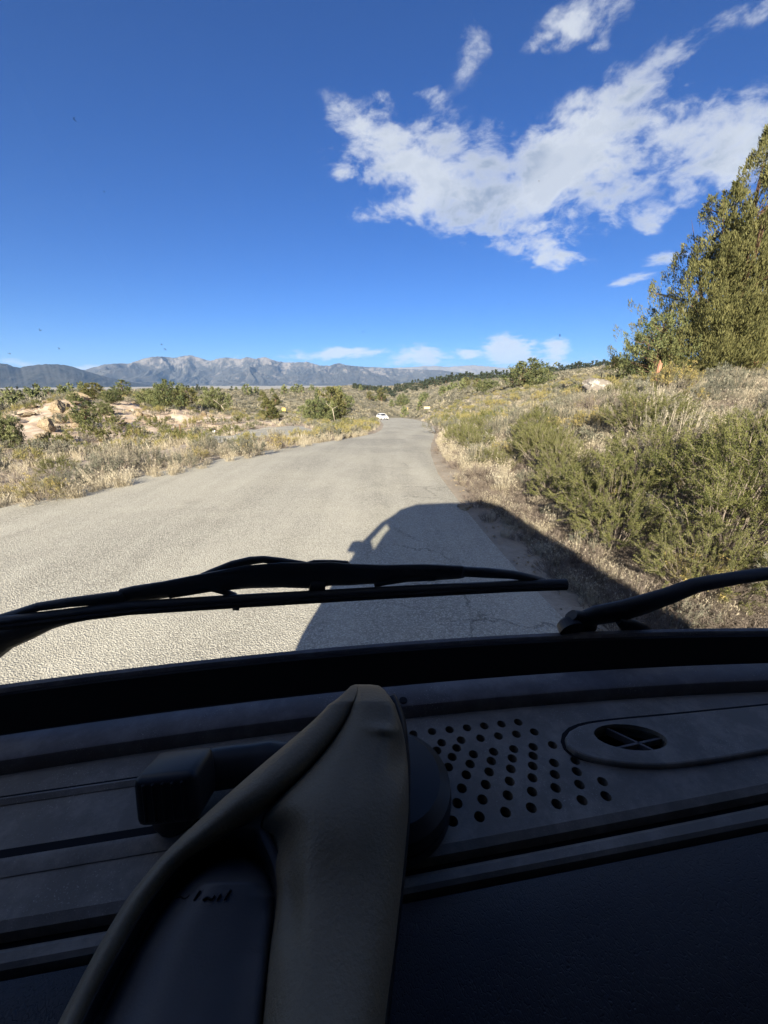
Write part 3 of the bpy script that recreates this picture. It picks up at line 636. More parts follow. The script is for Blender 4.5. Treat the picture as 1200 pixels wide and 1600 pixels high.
def gn_stuff(name, meshes, P, smin, smax, seed, zoff=-.03, sq=1.0):
    """many plants as one object: geometry nodes put a copy of one of the meshes on every point"""
    rng = np.random.default_rng(seed)
    for i, me in enumerate(meshes):
        Q = P[i::len(meshes)]
        if not len(Q): continue
        z = H(Q[:, 0], Q[:, 1]) + zoff
        pm = bpy.data.meshes.new(name); pm.vertices.add(len(Q)); pm.vertices.foreach_set('co', np.c_[Q, z].astype(np.float32).ravel())
        for nm, v in (('scl', rng.uniform(smin, smax, len(Q))), ('rot', rng.uniform(0, 6.28, len(Q)))):
            a = pm.attributes.new(nm, 'FLOAT', 'POINT'); a.data.foreach_set('value', v.astype(np.float32))
        o = bpy.data.objects.new(name, pm); COL.objects.link(o); tag(o, kind='stuff')
        src = bpy.data.objects.new(name + '_source', me)
        g = bpy.data.node_groups.new(name, 'GeometryNodeTree'); g.interface.new_socket('Geometry', in_out='INPUT', socket_type='NodeSocketGeometry'); g.interface.new_socket('Geometry', in_out='OUTPUT', socket_type='NodeSocketGeometry')
        N, L_ = g.nodes, g.links; gi, go = N.new('NodeGroupInput'), N.new('NodeGroupOutput'); oi = N.new('GeometryNodeObjectInfo'); oi.inputs['Object'].default_value = src; oi.inputs['As Instance'].default_value = True
        ip = N.new('GeometryNodeInstanceOnPoints'); a1_ = N.new('GeometryNodeInputNamedAttribute'); a1_.data_type = 'FLOAT'; a1_.inputs['Name'].default_value = 'scl'
        a2_ = N.new('GeometryNodeInputNamedAttribute'); a2_.data_type = 'FLOAT'; a2_.inputs['Name'].default_value = 'rot'; cx = N.new('ShaderNodeCombineXYZ'); er = N.new('FunctionNodeEulerToRotation')
        L_.new(gi.outputs[0], ip.inputs['Points']); L_.new(oi.outputs['Geometry'], ip.inputs['Instance']); L_.new(a1_.outputs[0], ip.inputs['Scale']); L_.new(a2_.outputs[0], cx.inputs[2]); L_.new(cx.outputs[0], er.inputs[0]); L_.new(er.outputs[0], ip.inputs['Rotation']); L_.new(ip.outputs[0], go.inputs[0])
        md = o.modifiers.new('scatter', 'NODES'); md.node_group = g
def place(name, me, x, y, label, cat, group=None, s=1., rng=RNG, rz=None, dz=-.02, sxy=1.0):
    o = link(name, me, loc=(x, y, h1(x, y) + dz)); o.rotation_euler = (rng.normal() * .05, rng.normal() * .05, rng.uniform(0, 6.28) if rz is None else rz); o.scale = (s * sxy, s * sxy, s)
    return tag(o, label, cat, group)

# prominent shrubs placed one by one:   x, y, mesh, scale, label
HERO = [
 (2.38, 8.8, BITT_HI[1], .42, 'bitterbrush', 'knee-high olive bush right on the asphalt edge beyond the shadow tip', 'shrub'),
 (2.45, 6.7, SAGE_HI[0], .5, 'sagebrush', 'small sagebrush on the road edge just past the shadow tip', 'shrub'),
 (2.9, 5.0, DEAD_HI[1], .6, 'dead_brush', 'dead twiggy brush half in the van shadow on the right verge', 'dead shrub'),
 (2.55, 12.6, BITT_HI[2], .85, 'bitterbrush', 'olive bush leaning on the asphalt edge just before the road bends right', 'shrub'),
 (2.6, 10.2, BITT_HI[0], .62, 'bitterbrush', 'low yellow-green bush at the right road edge ahead of the van shadow', 'shrub'),
 (2.75, 14.6, BITT_HI[1], .85, 'bitterbrush', 'bushy green clump at the right road edge, farthest of the large ones', 'shrub'),
 (3.7, 9.6, BITT_HI[2], .78, 'bitterbrush', 'green bush in the second row of the bank beside straw grass', 'shrub'),
 (3.15, 7.5, BITT_HI[0], .68, 'bitterbrush', 'olive bush above the corner of the van shadow', 'shrub'),
 (4.9, 7.4, BITT_HI[1], .85, 'bitterbrush', 'dull green bush between seed-stalk sagebrushes in the middle of the bank', 'shrub'),
 (3.9, 17.5, BITT_HI[0], .9, 'bitterbrush', 'green bush beyond the farthest large edge clump', 'shrub'),
 (2.55, 4.0, BITT_HI[1], .55, 'bitterbrush', 'low olive bitterbrush at the foot of the bank inside the van shadow edge', 'shrub'),
 (2.75, 3.0, BITT_HI[2], .52, 'bitterbrush', 'bitterbrush in the lower right corner of the view, under the wiper arm', 'shrub'),
 (2.25, 2.55, SAGE_HI[1], .45, 'sagebrush', 'pale sagebrush sprig just above the bonnet line, right of the wiper pivot', 'shrub'),
 (2.65, 5.5, BITT_HI[0], .55, 'bitterbrush', 'small bitterbrush at the road edge right of the pale flat stone', 'shrub'),
 (3.25, 3.45, BITT_HI[0], .72, 'bitterbrush', 'olive green bitterbrush nearest the bonnet, behind the right wiper arm', 'shrub'),
 (3.75, 3.95, BITT_HI[1], .92, 'bitterbrush', 'broad sunlit green bitterbrush above the right wiper arm at the right edge', 'shrub'),
 (2.85, 4.55, BITT_HI[2], .80, 'bitterbrush', 'green bitterbrush on the verge just right of the van shadow', 'shrub'),
 (4.7, 4.7, BITT_HI[0], .85, 'bitterbrush', 'second green bitterbrush in from the road, by the right edge of the photo', 'shrub'),
 (3.7, 5.3, BITT_HI[2], .78, 'bitterbrush', 'tall olive bitterbrush in the middle of the right bank', 'shrub'),
 (3.0, 6.5, BITT_HI[1], .62, 'bitterbrush', 'bitterbrush with pale straw stalks beside the far end of the shadow', 'shrub'),
 (4.7, 6.4, SAGE_HI[0], 1.15, 'sagebrush', 'silvery sagebrush with straw coloured seed stalks amid green bushes on the bank', 'shrub'),
 (5.9, 5.9, DEAD_HI[0], 1.2, 'dead_brush', 'grey leafless brush lying low at the right edge', 'dead shrub'),
 (5.6, 8.2, SAGE_HI[2], 1.25, 'sagebrush', 'grey sagebrush with a row of upright cream seed spikes below the big juniper', 'shrub'),
 (4.6, 8.9, RAB_HI[1], .95, 'rabbitbrush', 'rabbitbrush topped with yellow flower heads in the middle of the bank', 'shrub'),
 (5.6, 10.3, DEAD_HI[1], 1.6, 'dead_brush', 'dark grey tangle of dead twigs on the upper bank', 'dead shrub'),
 (8.2, 11.6, RAB_HI[1], 1.55, 'rabbitbrush', 'large golden rabbitbrush below the big juniper', 'shrub'),
 (3.3, 8.4, BITT_HI[0], .6, 'bitterbrush', 'round green bitterbrush overhanging the right road edge', 'shrub'),
 (4.3, 11.0, BITT_HI[2], .7, 'bitterbrush', 'olive bitterbrush behind the yellow flowered rabbitbrush', 'shrub'),
 (2.6, 11.2, BITT_HI[1], .8, 'bitterbrush', 'long dark green bush where the road edge starts to bend', 'shrub'),
 (3.3, 13.0, BITT_HI[0], .75, 'bitterbrush', 'green bush on the inside of the right bend, behind the dark one', 'shrub'),
 (-8.6, 6.3, SAGE_HI[1], 1.1, 'sagebrush', 'grey sagebrush in shade at the left edge of the photo', 'shrub'),
 (-9.0, 8.3, SAGE_HI[0], 1.2, 'sagebrush', 'broad grey-green sagebrush on the left verge, second from the left edge', 'shrub'),
 (-7.9, 9.3, BITT_HI[1], .45, 'bitterbrush', 'green bush behind the sagebrush on the left verge', 'shrub'),
 (-6.6, 9.6, SAGE_HI[2], .85, 'sagebrush', 'pale sagebrush with tall straw stalks at the left road edge', 'shrub'),
 (-7.4, 7.6, DEAD_HI[0], .9, 'dead_brush', 'bleached dead brush leaning over the left road edge', 'dead shrub'),
 (3.2, 24.0, SAGE_HI[1], 1.7, 'sagebrush', 'tall blue-green bush standing at the outside of the right-hand bend', 'shrub'),
]
for x, y, me, s, nm, lab, cat in HERO: place(nm, me, x, y, lab, cat, s=s * (1.28 if x > 0 and y < 9 and nm == 'bitterbrush' else 1.3 if x < 0 else 1.0), rz=x * 7)
# near shrubs as individuals, by zone and kind
def zone(P, kinds, group_place, side_label, smin, smax, seed):
    rng = np.random.default_rng(seed); w = np.cumsum([k[3] for k in kinds]); w = w / w[-1]
    for p in P:
        k = kinds[int(np.searchsorted(w, rng.random()))]; me = k[2][rng.integers(len(k[2]))]
        place(k[0], me, p[0], p[1], '%s %s' % (k[1], side_label), k[4] if len(k) > 4 else 'shrub', '%s %s' % (k[0].replace('_', ' ') + ' plants', group_place), s=rng.uniform(smin, smax), rng=rng)
NK = [('sagebrush', 'grey-green sagebrush', SAGE_HI, 4.6), ('bitterbrush', 'small-leaved olive bitterbrush', BITT_HI, .7), ('rabbitbrush', 'straw and yellow rabbitbrush', RAB_HI, 1.8), ('dead_brush', 'grey leafless brush', DEAD_HI, 2.2, 'dead shrub')]
r1_ = np.random.default_rng(41)
Pn = scat(420, 8, 60, 3.4, 26, r1_, 1.25, .45, .62)
zone(Pn[:230], NK, 'on the right bank', 'among the mixed brush on the right bank', .4, .85, 42)
Pl = scat(900, -58, -14, 8, 30, r1_, 1.0, .3, .7)
sdl = road_sd(Pl); Pl = Pl[(sdl < 2.3)]
zone(Pl[:175], [('sagebrush', 'grey-green sagebrush', SAGE_HI, 4), ('rabbitbrush', 'straw and yellow rabbitbrush', RAB_HI[:1], 1.6), ('dead_brush', 'grey leafless brush', DEAD_HI, .9, 'dead shrub')], 'along the left road verge', 'in the strip along the left road verge', .6, 1.0, 43)
# verge strip running to the bend
sv = []
for L_, o_ in ((Lc, -1), (Rc, 1)):
    for (x, y) in L_:
        if 14 < y < 75:
            for k in range(4): sv.append((x + o_ * r1_.uniform(.5, 3.2), y + r1_.uniform(-.7, .7)))
sv = np.array(sv); sv = sv[road_sd(sv) > .4]; r1_.shuffle(sv)
zone(sv[:170], [('rabbitbrush', 'straw coloured rabbitbrush', RAB_MD, 4), ('sagebrush', 'grey-green sagebrush', SAGE_MD, 3), ('bitterbrush', 'olive bitterbrush', BITT_MD, .7)], 'edging the bend of the road', 'on the verge where the road bends', .55, 1.0, 44)
# masses beyond count
rr_ = np.random.default_rng(51)
Pq = scat(5200, -60, 62, 3.0, 24, rr_, 1.1, .12); Pq = Pq[~((Pq[:, 0] > 0) & (Pq[:, 1] < 7.5) & (rr_.random(len(Pq)) < .80))]; Pq = Pq[~((Pq[:, 0] > 0) & (Pq[:, 1] < 4.6))]; Pq = Pq[~((Pq[:, 0] < 0) & (road_sd(Pq) > 3.0) & (rr_.random(len(Pq)) < .75))]; Pq = Pq[~((Pq[:, 0] < 0) & (rr_.random(len(Pq)) < .42))]
Pq = Pq[~((Pq[:, 0] > 0) & (road_sd(Pq) < 1.6) & (rr_.random(len(Pq)) < .4))]
gn_stuff('straw_grass', GR_HI, Pq, .45, .95, 61)
Pk = scat(6000, 5, 45, 3.0, 26, rr_, 1.0, .05); Pk = Pk[road_sd(Pk) < .95]; gn_stuff('edge_grass', [GR_HI[0], GR_HI[2], DEAD_HI[1]], Pk[:1100], .18, .55, 71, -.03)
Pn2 = scat(1000, 8, 62, 6.5, 30, rr_, 1.0, .4); gn_stuff('pale_bank_grass', GR_HI, Pn2, .6, 1.05, 72)
Pn3 = scat(900, 8, 60, 9, 34, rr_, 1.0, .6); gn_stuff('low_bank_brush', [SAGE_MD[0], SAGE_HI[1], DEAD_HI[0], SAGE_HI[2]], Pn3, .45, .9, 73)
Pj = scat(1500, 12, 62, 2.6, 9, rr_, .8, .35); gn_stuff('twig_litter', DEAD_HI, Pj, .3, .62, 70, -.12)
gn_stuff('ground_litter', DEAD_HI, scat(900, 5, 60, 2.6, 20, rr_, 1.0, .15), .25, .5, 62, -.12)
Pm = scat(5200, -60, 58, 18, 130, rr_, 1.0, .5); md_ = on_mound(Pm); Pm = Pm[rr_.random(len(Pm)) > md_ * .80]
gn_stuff('sagebrush_cover', SAGE_MD, Pm[:int(len(Pm) * .58)], .5, 1.25, 63)
gn_stuff('bitterbrush_cover', BITT_MD, Pm[int(len(Pm) * .58):int(len(Pm) * .64)], .5, 1.0, 64)
gn_stuff('rabbitbrush_cover', RAB_MD, Pm[int(len(Pm) * .64):], .6, 1.3, 65)
Pg = scat(6500, -60, 58, 16, 90, rr_, 1.0, .2); mg_ = on_mound(Pg); Pg = Pg[rr_.random(len(Pg)) > mg_ * .7]
gn_stuff('dry_grass_cover', GR_MD, Pg, .5, 1.2, 66)
Pf = scat(26000, -56, 55, 90, 480, rr_, 1.0, 1.0)
gn_stuff('far_sagebrush_cover', SAGE_LO, Pf[:15000], 1.0, 2.6, 67)
gn_stuff('far_straw_cover', RAB_LO, Pf[15000:24000], 1.0, 2.4, 68)
gn_stuff('far_bitterbrush_cover', BIT_LO, Pf[24000:], 1.0, 2.2, 69)

# ---- trees
BIGA = tree_mesh(101, 8.6, 3.3, 'cone', 3300, 66, (.12, .026), .02, leaders=15, upw=1.3, csize=.44)
BIGB = tree_mesh(102, 10.6, 3.3, 'cone', 3600, 66, (.12, .026), .02, leaders=15, upw=1.3, csize=.44, core=.22)
SMC = tree_mesh(103, 2.7, 1.35, 'round', 330, 34, (.11, .03), .03, leaders=3, mat_='jung', csize=.8)
p = spot(1108, 18); put_tree('juniper_tree', BIGA, p, 'tall olive juniper with several spiky tops, left one of the two on the right', rz=.6, sc=(1.02, 1.02, 1.0))
p = spot(1262, 18.5); put_tree('juniper_tree', BIGB, p, 'tallest juniper, cut off by the right edge of the photo', rz=2.0, sc=.93)
p = spot(1018, 17.5); put_tree('juniper_tree', SMC, p, 'small blue-green juniper in front of the tall ones, around a reddish stump')
TM = [tree_mesh(110, 3.6, 1.5, 'round', 170, 30, (.24, .085), .03, leaders=3, mat_='jun'), tree_mesh(111, 3.6, 1.25, 'cone', 150, 30, (.24, .085), .02, leaders=2, mat_='jun'),
      tree_mesh(112, 3.4, 2.0, 'round', 210, 30, (.25, .09), .02, leaders=4, mat_='jung'), tree_mesh(113, 3.8, 1.2, 'round', 120, 28, (.24, .085), .10, leaders=2, mat_='jung', dense=.85)]
TL = [tree_mesh(120, 3.6, 1.5, 'round', 40, 9, (.7, .3), .03, mat_='jung', csize=1.3), tree_mesh(121, 3.8, 1.25, 'cone', 34, 9, (.7, .3), .03, mat_='jung', csize=1.3)]
TD = [tree_mesh(125, 4.2, 1.9, 'round', 30, 8, (1.1, .5), .03, mat_='fard', csize=1.4), tree_mesh(126, 5.0, 1.5, 'cone', 26, 8, (1.0, .45), .03, mat_='fard', csize=1.3)]
# px, base py, dist, height px, width px, mesh, label
MT = [(265, 639, 52, 38, 40, 2, 'broad grey-green juniper on the crest left of the bare-branched one'), (232, 634, 54, 22, 34, 2, 'low juniper joining the left side of the broad crest juniper'),
      (293, 636, 60, 26, 34, 0, 'dark juniper in shade right behind the broad crest juniper'), (337, 643, 50, 32, 34, 2, 'juniper with bleached dead branches on the right end of the crest'),
      (150, 626, 47, 24, 26, 0, 'juniper on top of the rocky outcrop'), (194, 622, 60, 24, 20, 3, 'narrow juniper just right of the outcrop top'), (176, 630, 52, 18, 24, 2, 'low juniper between the two outcrop-top junipers'),
      (137, 668, 34, 40, 28, 3, 'juniper with a bare reddish trunk in front of the rock outcrop'), (115, 628, 38, 14, 15, 2, 'juniper at the foot of the outcrop top, left of the red-trunked one'), (162, 648, 38, 17, 26, 2, 'low juniper shading the slope right of the red-trunked one'),
      (8, 700, 24, 48, 46, 2, 'dark juniper cut by the left edge of the photo below the outcrop'), (420, 656, 62, 31, 30, 1, 'conical bright green juniper by the turn-out'), (411, 628, 110, 16, 14, 1, 'small conical juniper behind the conical green one, left of two'), (431, 633, 100, 16, 15, 1, 'small conical juniper behind the conical green one, right of two'),
      (498, 659, 55, 34, 44, 2, 'left half of the big juniper clump by the road'), (520, 657, 57, 46, 40, 0, 'right half of the big juniper clump, with pale dead branches'), (539, 641, 62, 22, 18, 3, 'dark juniper at the back right of the big clump'),
      (596, 627, 120, 18, 16, 0, 'dark juniper beyond the white car, right of two'), (578, 625, 125, 12, 11, 0, 'small juniper beyond the white car, left of two'), (629, 634, 92, 16, 17, 2, 'rounded bush-like juniper left of the yellow post'), (662, 627, 110, 12, 14, 2, 'round juniper right above the tan sign board'),
      (826, 605, 62, 36, 56, 2, 'rounded olive juniper on the right skyline'), (760, 614, 95, 18, 30, 2, 'low spreading bright green juniper left of the round skyline one'), (745, 608, 120, 14, 14, 0, 'dark round juniper at the left end of the low spreading one'), (727, 606, 140, 14, 13, 0, 'round juniper below the dark tree line'),
      (958, 582, 95, 22, 20, 1, 'lone grey-green conical tree on the right skyline'), (982, 583, 80, 14, 16, 0, 'low juniper between the lone skyline tree and the small juniper'), (722, 632, 60, 4, 5, 0, 'tiny shrub-sized juniper in the open slope')]
MT = MT[:-1]
for px, py, dist, hp, wp, k, lab in MT:
    g = on_ground(px, py); g = spot(px, dist) if g is None else g; dist = g[1]; hh = hp * dist / (F * 1.0) * 1.04; ww = wp * dist / F * 1.1; t0 = [(3.6, 3.1), (3.6, 2.5), (3.4, 4.1), (3.8, 2.4)][k]
    # if the ground there is hidden or off, keep the foot where the photo shows it by choosing size from the apparent base
    o = put_tree('juniper_tree', TM[k], g, lab, rz=px * .7, sc=(ww / t0[1], ww / t0[1], hh / t0[0] * .98))
# small junipers dotting the plains
r3 = np.random.default_rng(77)
SM = [(5, 640, 70), (25, 634, 80), (52, 632, 95), (72, 628, 120), (92, 628, 110), (38, 628, 140), (105, 626, 150), (125, 612, 130), (12, 622, 160), (318, 612, 230), (340, 612, 240), (368, 611, 250), (378, 610, 260), (400, 607, 200), (443, 610, 180), (462, 607, 210), (470, 608, 205), (486, 606, 260), (455, 606, 240),
      (505, 606, 250), (517, 608, 190), (530, 606, 210), (540, 609, 180), (548, 608, 185), (563, 606, 260), (586, 606, 240), (612, 604, 240), (632, 607, 200), (660, 606, 220), (690, 606, 210), (705, 606, 180), (712, 603, 200), (694, 612, 150), (723, 613, 130), (657, 611, 170), (280, 612, 240), (300, 613, 210), (355, 618, 150), (385, 612, 190), (424, 611, 200), (495, 610, 200)]
for px, py, dist in SM:
    k = int(r3.integers(2)); s = r3.uniform(.55, 1.0) * min(1.25, .6 + dist / 300); g = spot(px, dist)
    put_tree('juniper_tree', TL[k], g, 'small dark juniper dotting the open sage plain', group='small junipers on the plain', rz=r3.uniform(0, 6), sc=s * 1.15)
# dark tree line on the far rise
for i in range(150):
    px = 552 + 425 * (i + r3.uniform(-.4, .4)) / 150; dist = r3.uniform(275, 330); g = spot(px, dist); k = int(r3.random() < .35)
    f_ = .75 + .25 * sstep(600, 700, px); put_tree('pine_tree', TD[k], g, 'dark pine in the tree line on the far rise', group='dark pines of the far tree line', rz=r3.uniform(0, 6), sc=float(r3.uniform(.75, 1.25) * f_))
for i in range(24):
    px = -20 + 420 * r3.random(); dist = r3.uniform(240, 330); g = spot(px, dist); put_tree('pine_tree', TD[int(r3.integers(2))], g, 'tiny dark juniper at the rim of the left plain', group='tiny trees at the rim of the left plain', rz=r3.uniform(0, 6), sc=float(r3.uniform(.4, .8)))

# ---- stump, dead branches
def snag(name, g, pts, label, m, cat='dead branch', group=None):
    bm = bmesh.new()
    for a, b, ra, rb in pts: cyl_bm(bm, Vector(g) + Vector(a), Vector(g) + Vector(b), ra, rb, 9)
    me = bm_mesh(name, bm, True); me.transform(Matrix.Translation(-Vector(g))); return tag(link(name, me, m, loc=tuple(g)), label, cat, group)
M_red = mat('weathered_red_wood', (.36, .17, .10), .9, spec=.1, build=lambda t, b: (setc(t, b, t.mix(t.ss(t.noise(t.n('ShaderNodeMapping', {0: obj_co(t), 'Scale': (8, 8, 1)}).outputs[0], 4, 5, .6), .35, .65), (.22, .10, .06), (.46, .25, .16)))))
M_bleach = mat('bleached_wood', (.40, .34, .27), .9, spec=.1)
g = spot(1024, 16.0); snag('tree_stump', g, [((0, 0, -.1), (.02, 0, .4), .11, .09), ((.02, 0, .39), (.04, 0, .92), .09, .075), ((.04, 0, .88), (.01, .02, 1.04), .05, .015)], 'broken reddish stump standing in front of the small juniper', M_red, 'stump')
g = spot(1186, 16.8); snag('dead_branch', g, [((-.5, 0, .1), (-.15, .2, .75), .10, .09), ((-.15, .2, .7), (.2, .1, 1.35), .09, .05), ((-.1, .2, .8), (-.35, 0, 1.3), .06, .03), ((0, .15, .9), (.3, -.1, 1.15), .05, .02)], 'reddish dead branches low in the junipers near the green post', M_red)
for px, dist, dz, lab in [(337, 47.5, .9, 'bleached forked branch on the juniper at the right end of the crest'), (516, 54.2, 2.0, 'pale forked branch sticking out of the big juniper clump')]:
    g = spot(px, dist); snag('dead_branch', g, [((.3, 1.2, 0), (.1, .5, dz), .05, .04), ((.1, .5, dz), (-.7, .2, dz + .75), .035, .012), ((.1, .5, dz), (.85, .2, dz + .35), .03, .01), ((-.3, .3, dz + .35), (-.1, .2, dz + .9), .02, .008)], lab, M_bleach)
g = spot(262, 24.5); snag('wooden_post', g, [((0, 0, -.1), (0, 0, .75), .045, .04), ((.25, .1, -.1), (.25, .1, .8), .05, .04)], 'short dark snag with two stubs beside a green bush below the mound', M_bark, 'dead snag')

# ---- rocks
def m_rock(t, b):
    p = obj_co(t); n = t.noise(p, 1.6, 6, .65); n2_ = t.noise(p, 9, 5, .7); c = t.mix(t.ss(n, .35, .65), (.33, .25, .16), (.47, .38, .25)); c = t.mix(t.ss(n2_, .45, .66, 0, .75), c, (.22, .17, .13)); setc(t, b, c); bump(t, b, t.m('ADD', n2_, t.noise(p, 3, 5, .7)), .16, 1)
M_rock = mat('pale_tuff_rock', (.55, .45, .35), .95, spec=.1, build=m_rock)
def m_rock2(t, b):
    p = obj_co(t); n = t.noise(p, 2.2, 5, .6); n2_ = t.noise(p, 12, 5, .7); c = t.mix(t.ss(n, .48, .62), (.20, .175, .15), (.42, .39, .34)); c = t.mix(t.ss(n2_, .5, .7, 0, .5), c, (.2, .17, .14)); setc(t, b, c); bump(t, b, n2_, .04, .9)
M_rock2 = mat('lichened_grey_rock', (.4, .37, .33), .95, spec=.1, build=m_rock2)
def rock_mesh(seed, sub=4, sharp=.35):
    bm = bmesh.new(); bmesh.ops.create_icosphere(bm, subdivisions=sub, radius=1.0); rng = np.random.default_rng(seed); pls = [(Vector(rdirs(1, rng)[0]), rng.uniform(.45, .85)) for _ in range(24)]
    for v in bm.verts:
        c = v.co.copy()
        for n_, d_ in pls:
            e = c.dot(n_) - d_
            if e > 0: c -= n_ * e * .97
        c *= 1 + .10 * mnoise.fractal(v.co * 3.0 + Vector((seed, 0, 0)), .8, 2, 5); v.co = c
    return bm_mesh('rock', bm, False)
ROCKS = [rock_mesh(200 + k) for k in range(5)]
def put_rock(px, dist, w, hgt, lab, k=0, m=M_rock, sink=.25, dep=None, group=None, up=0., py=None):
    g = spot(px, dist); me = ROCKS[k]
    o = bpy.data.objects.new('rock', me.copy() if m is not M_rock else me); COL.objects.link(o)
    if not len(o.data.materials): o.data.materials.append(m)
    o.location = (g[0], g[1], g[2] + up + hgt * (.5 - sink)); o.rotation_euler = (0, 0, px * 1.3); o.scale = (w / 2, (dep or w) / 2, hgt / 2); return tag(o, lab, 'rock', group)
for i, r in enumerate(ROCKS): pass
put_rock(930, 17.0, 1.45, 1.15, 'lone boulder with white lichen in the grass at the top of the right bank', 0, M_rock2, .08)
put_rock(1022, 15.5, .7, .35, 'low grey rock at the foot of the small juniper', 1, M_rock2, .3); put_rock(1042, 15.2, .5, .3, 'smaller grey rock right of the low one by the small juniper', 2, M_rock2, .3)
RK = [(72, 676, 27, 30, 'yellowish outcrop block with a square face'), (93, 662, 24, 24, 'tilted slab in the middle of the rock outcrop'), (88, 648, 26, 26, 'cracked upper block of the outcrop'), (107, 654, 18, 15, 'pale block right of the cracked upper block'), (82, 662, 15, 15, 'narrow wedge of rock between the square block and the tilted slab'), (100, 640, 16, 14, 'small block behind the cracked upper one'),
      (58, 686, 18, 12, 'rounded boulder at the left foot of the outcrop'), (124, 628, 34, 18, 'pink rock on top of the outcrop under the juniper'), (118, 668, 15, 9, 'low stone below the pale block'), (74, 700, 12, 8, 'loose boulder on the bare slope below the outcrop'),
      (150, 680, 26, 9, 'flat pale slab right of the red-trunked juniper'), (158, 690, 24, 7, 'long pale slab under the shaded slope'), (168, 664, 20, 8, 'pale ledge in the juniper shade'), (34, 652, 22, 8, 'white rock band at the far left, upper end'), (8, 655, 22, 8, 'white rock band cut by the left edge'), (48, 650, 16, 7, 'white rock band nearest the outcrop'),
      (228, 652, 13, 7, 'dark-shaded stone on the slope below the broad juniper'), (318, 650, 13, 9, 'pointed grey rock below the bare-branched juniper'), (328, 652, 9, 6, 'small grey rock right of the pointed one'), (311, 632, 18, 12, 'pale rock between the two crest junipers')]
for i, (px, py, wp, hp, lab) in enumerate(RK):
    g = on_ground(px, py); w = wp * g[1] / F * 1.1; hg = hp * g[1] / F * 1.25
    o = bpy.data.objects.new('rock', ROCKS[i % 5]); COL.objects.link(o)
    if not len(o.data.materials): o.data.materials.append(M_rock)
    o.location = (g[0], g[1] + .2, g[2] + hg * .28); o.rotation_euler = (0, 0, px * 1.3); o.scale = (w / 2, w * .42, hg / 2); tag(o, lab, 'rock')
for i in range(34):
    px = 20 + 190 * r3.random(); put_rock(px, r3.uniform(26, 44), r3.uniform(.35, 1.1), r3.uniform(.25, .7), 'loose pale stone scattered on the bare mound', i % 5, group='loose stones on the bare mound')
r4 = np.random.default_rng(303); sp_ = [(135, 692, 1.3), (212, 684, 1.0), (178, 690, 1.1), (257, 690, .9), (250, 668, 1.0), (118, 664, .9), (86, 694, .8), (172, 672, 1.2), (330, 664, .8), (225, 664, .8)] + [(r4.uniform(50, 450), r4.uniform(642, 702), r4.uniform(.35, .7)) for _ in range(75)]
for k_, (px, py, s_) in enumerate(sp_):
    g = on_ground(px, py)
    if g is None or inside(np.array([g[:2]]), PULL)[0] or road_sd([g[:2]])[0] < 2.5: continue
    me = (BITT_MD + SAGE_MD + RAB_MD)[[0, 1, 0, 3, 2, 5][int(r4.integers(6))]] if k_ >= 10 else BITT_MD[k_ % 2]
    nm_ = 'bitterbrush' if me in BITT_MD else 'sagebrush' if me in SAGE_MD else 'rabbitbrush'
    place(nm_, me, g[0], g[1], 'round %s on the bare pinkish slope' % {'bitterbrush': 'green shrub', 'sagebrush': 'grey-green sagebrush', 'rabbitbrush': 'straw coloured shrub'}[nm_], 'shrub', 'round %s plants on the bare slope' % nm_, s=s_, rng=r4)
# pebbles along the right edge of the road
def pebbles():
    rng = np.random.default_rng(91); A = Acc(); P = scat(9000, -60, 62, 2.2, 30, rng, 1.2, -.25); s_ = road_sd(P); P = P[(s_ < 1.3) & (rng.random(len(P)) < .8)]
    n = len(P); z = np.maximum(H(P[:, 0], P[:, 1], under=False), prof(P[:, 1]) * (road_sd(P) < .0) - 9 * (road_sd(P) >= 0)) + .008; s = rng.uniform(.006, .022, n) * rng.uniform(.6, 1.5, n); C = np.c_[P, z]
    oc = np.array([[1, 0, 0], [0, 1, 0], [-1, 0, 0], [0, -1, 0], [0, 0, .7], [0, 0, -.6]]); V = (C[:, None] + (oc[None] * rng.uniform(.7, 1.2, (n, 6, 1))) * s[:, None, None]).reshape(-1, 3)
    o = np.arange(n)[:, None] * 6; Fq = np.concatenate([o + t_ for t_ in ([0, 1, 4], [1, 2, 4], [2, 3, 4], [3, 0, 4])]); A.add(V, Fq, np.repeat(rng.random(n), 6), 0)
    return A.mesh('pebbles', [M_rock])
tag(link('pebbles', pebbles()), kind='stuff')
g = at_z(725, 797, prof(8) + .0); bm = bmesh.new()
for (dx, dy, r_) in ((0, 0, .085), (.09, .06, .05), (-.05, .09, .045)): cyl_bm(bm, (dx, dy, -.03), (dx, dy, .012), r_, r_ * .85, 14)
z0 = 0.0
tag(link('flat_stone', bm_mesh('flat_stone', bm), M_rock, loc=(g[0], g[1], float(prof(g[1])) + .015)), 'flat pale stone lying at the top right corner of the van shadow', 'stone')

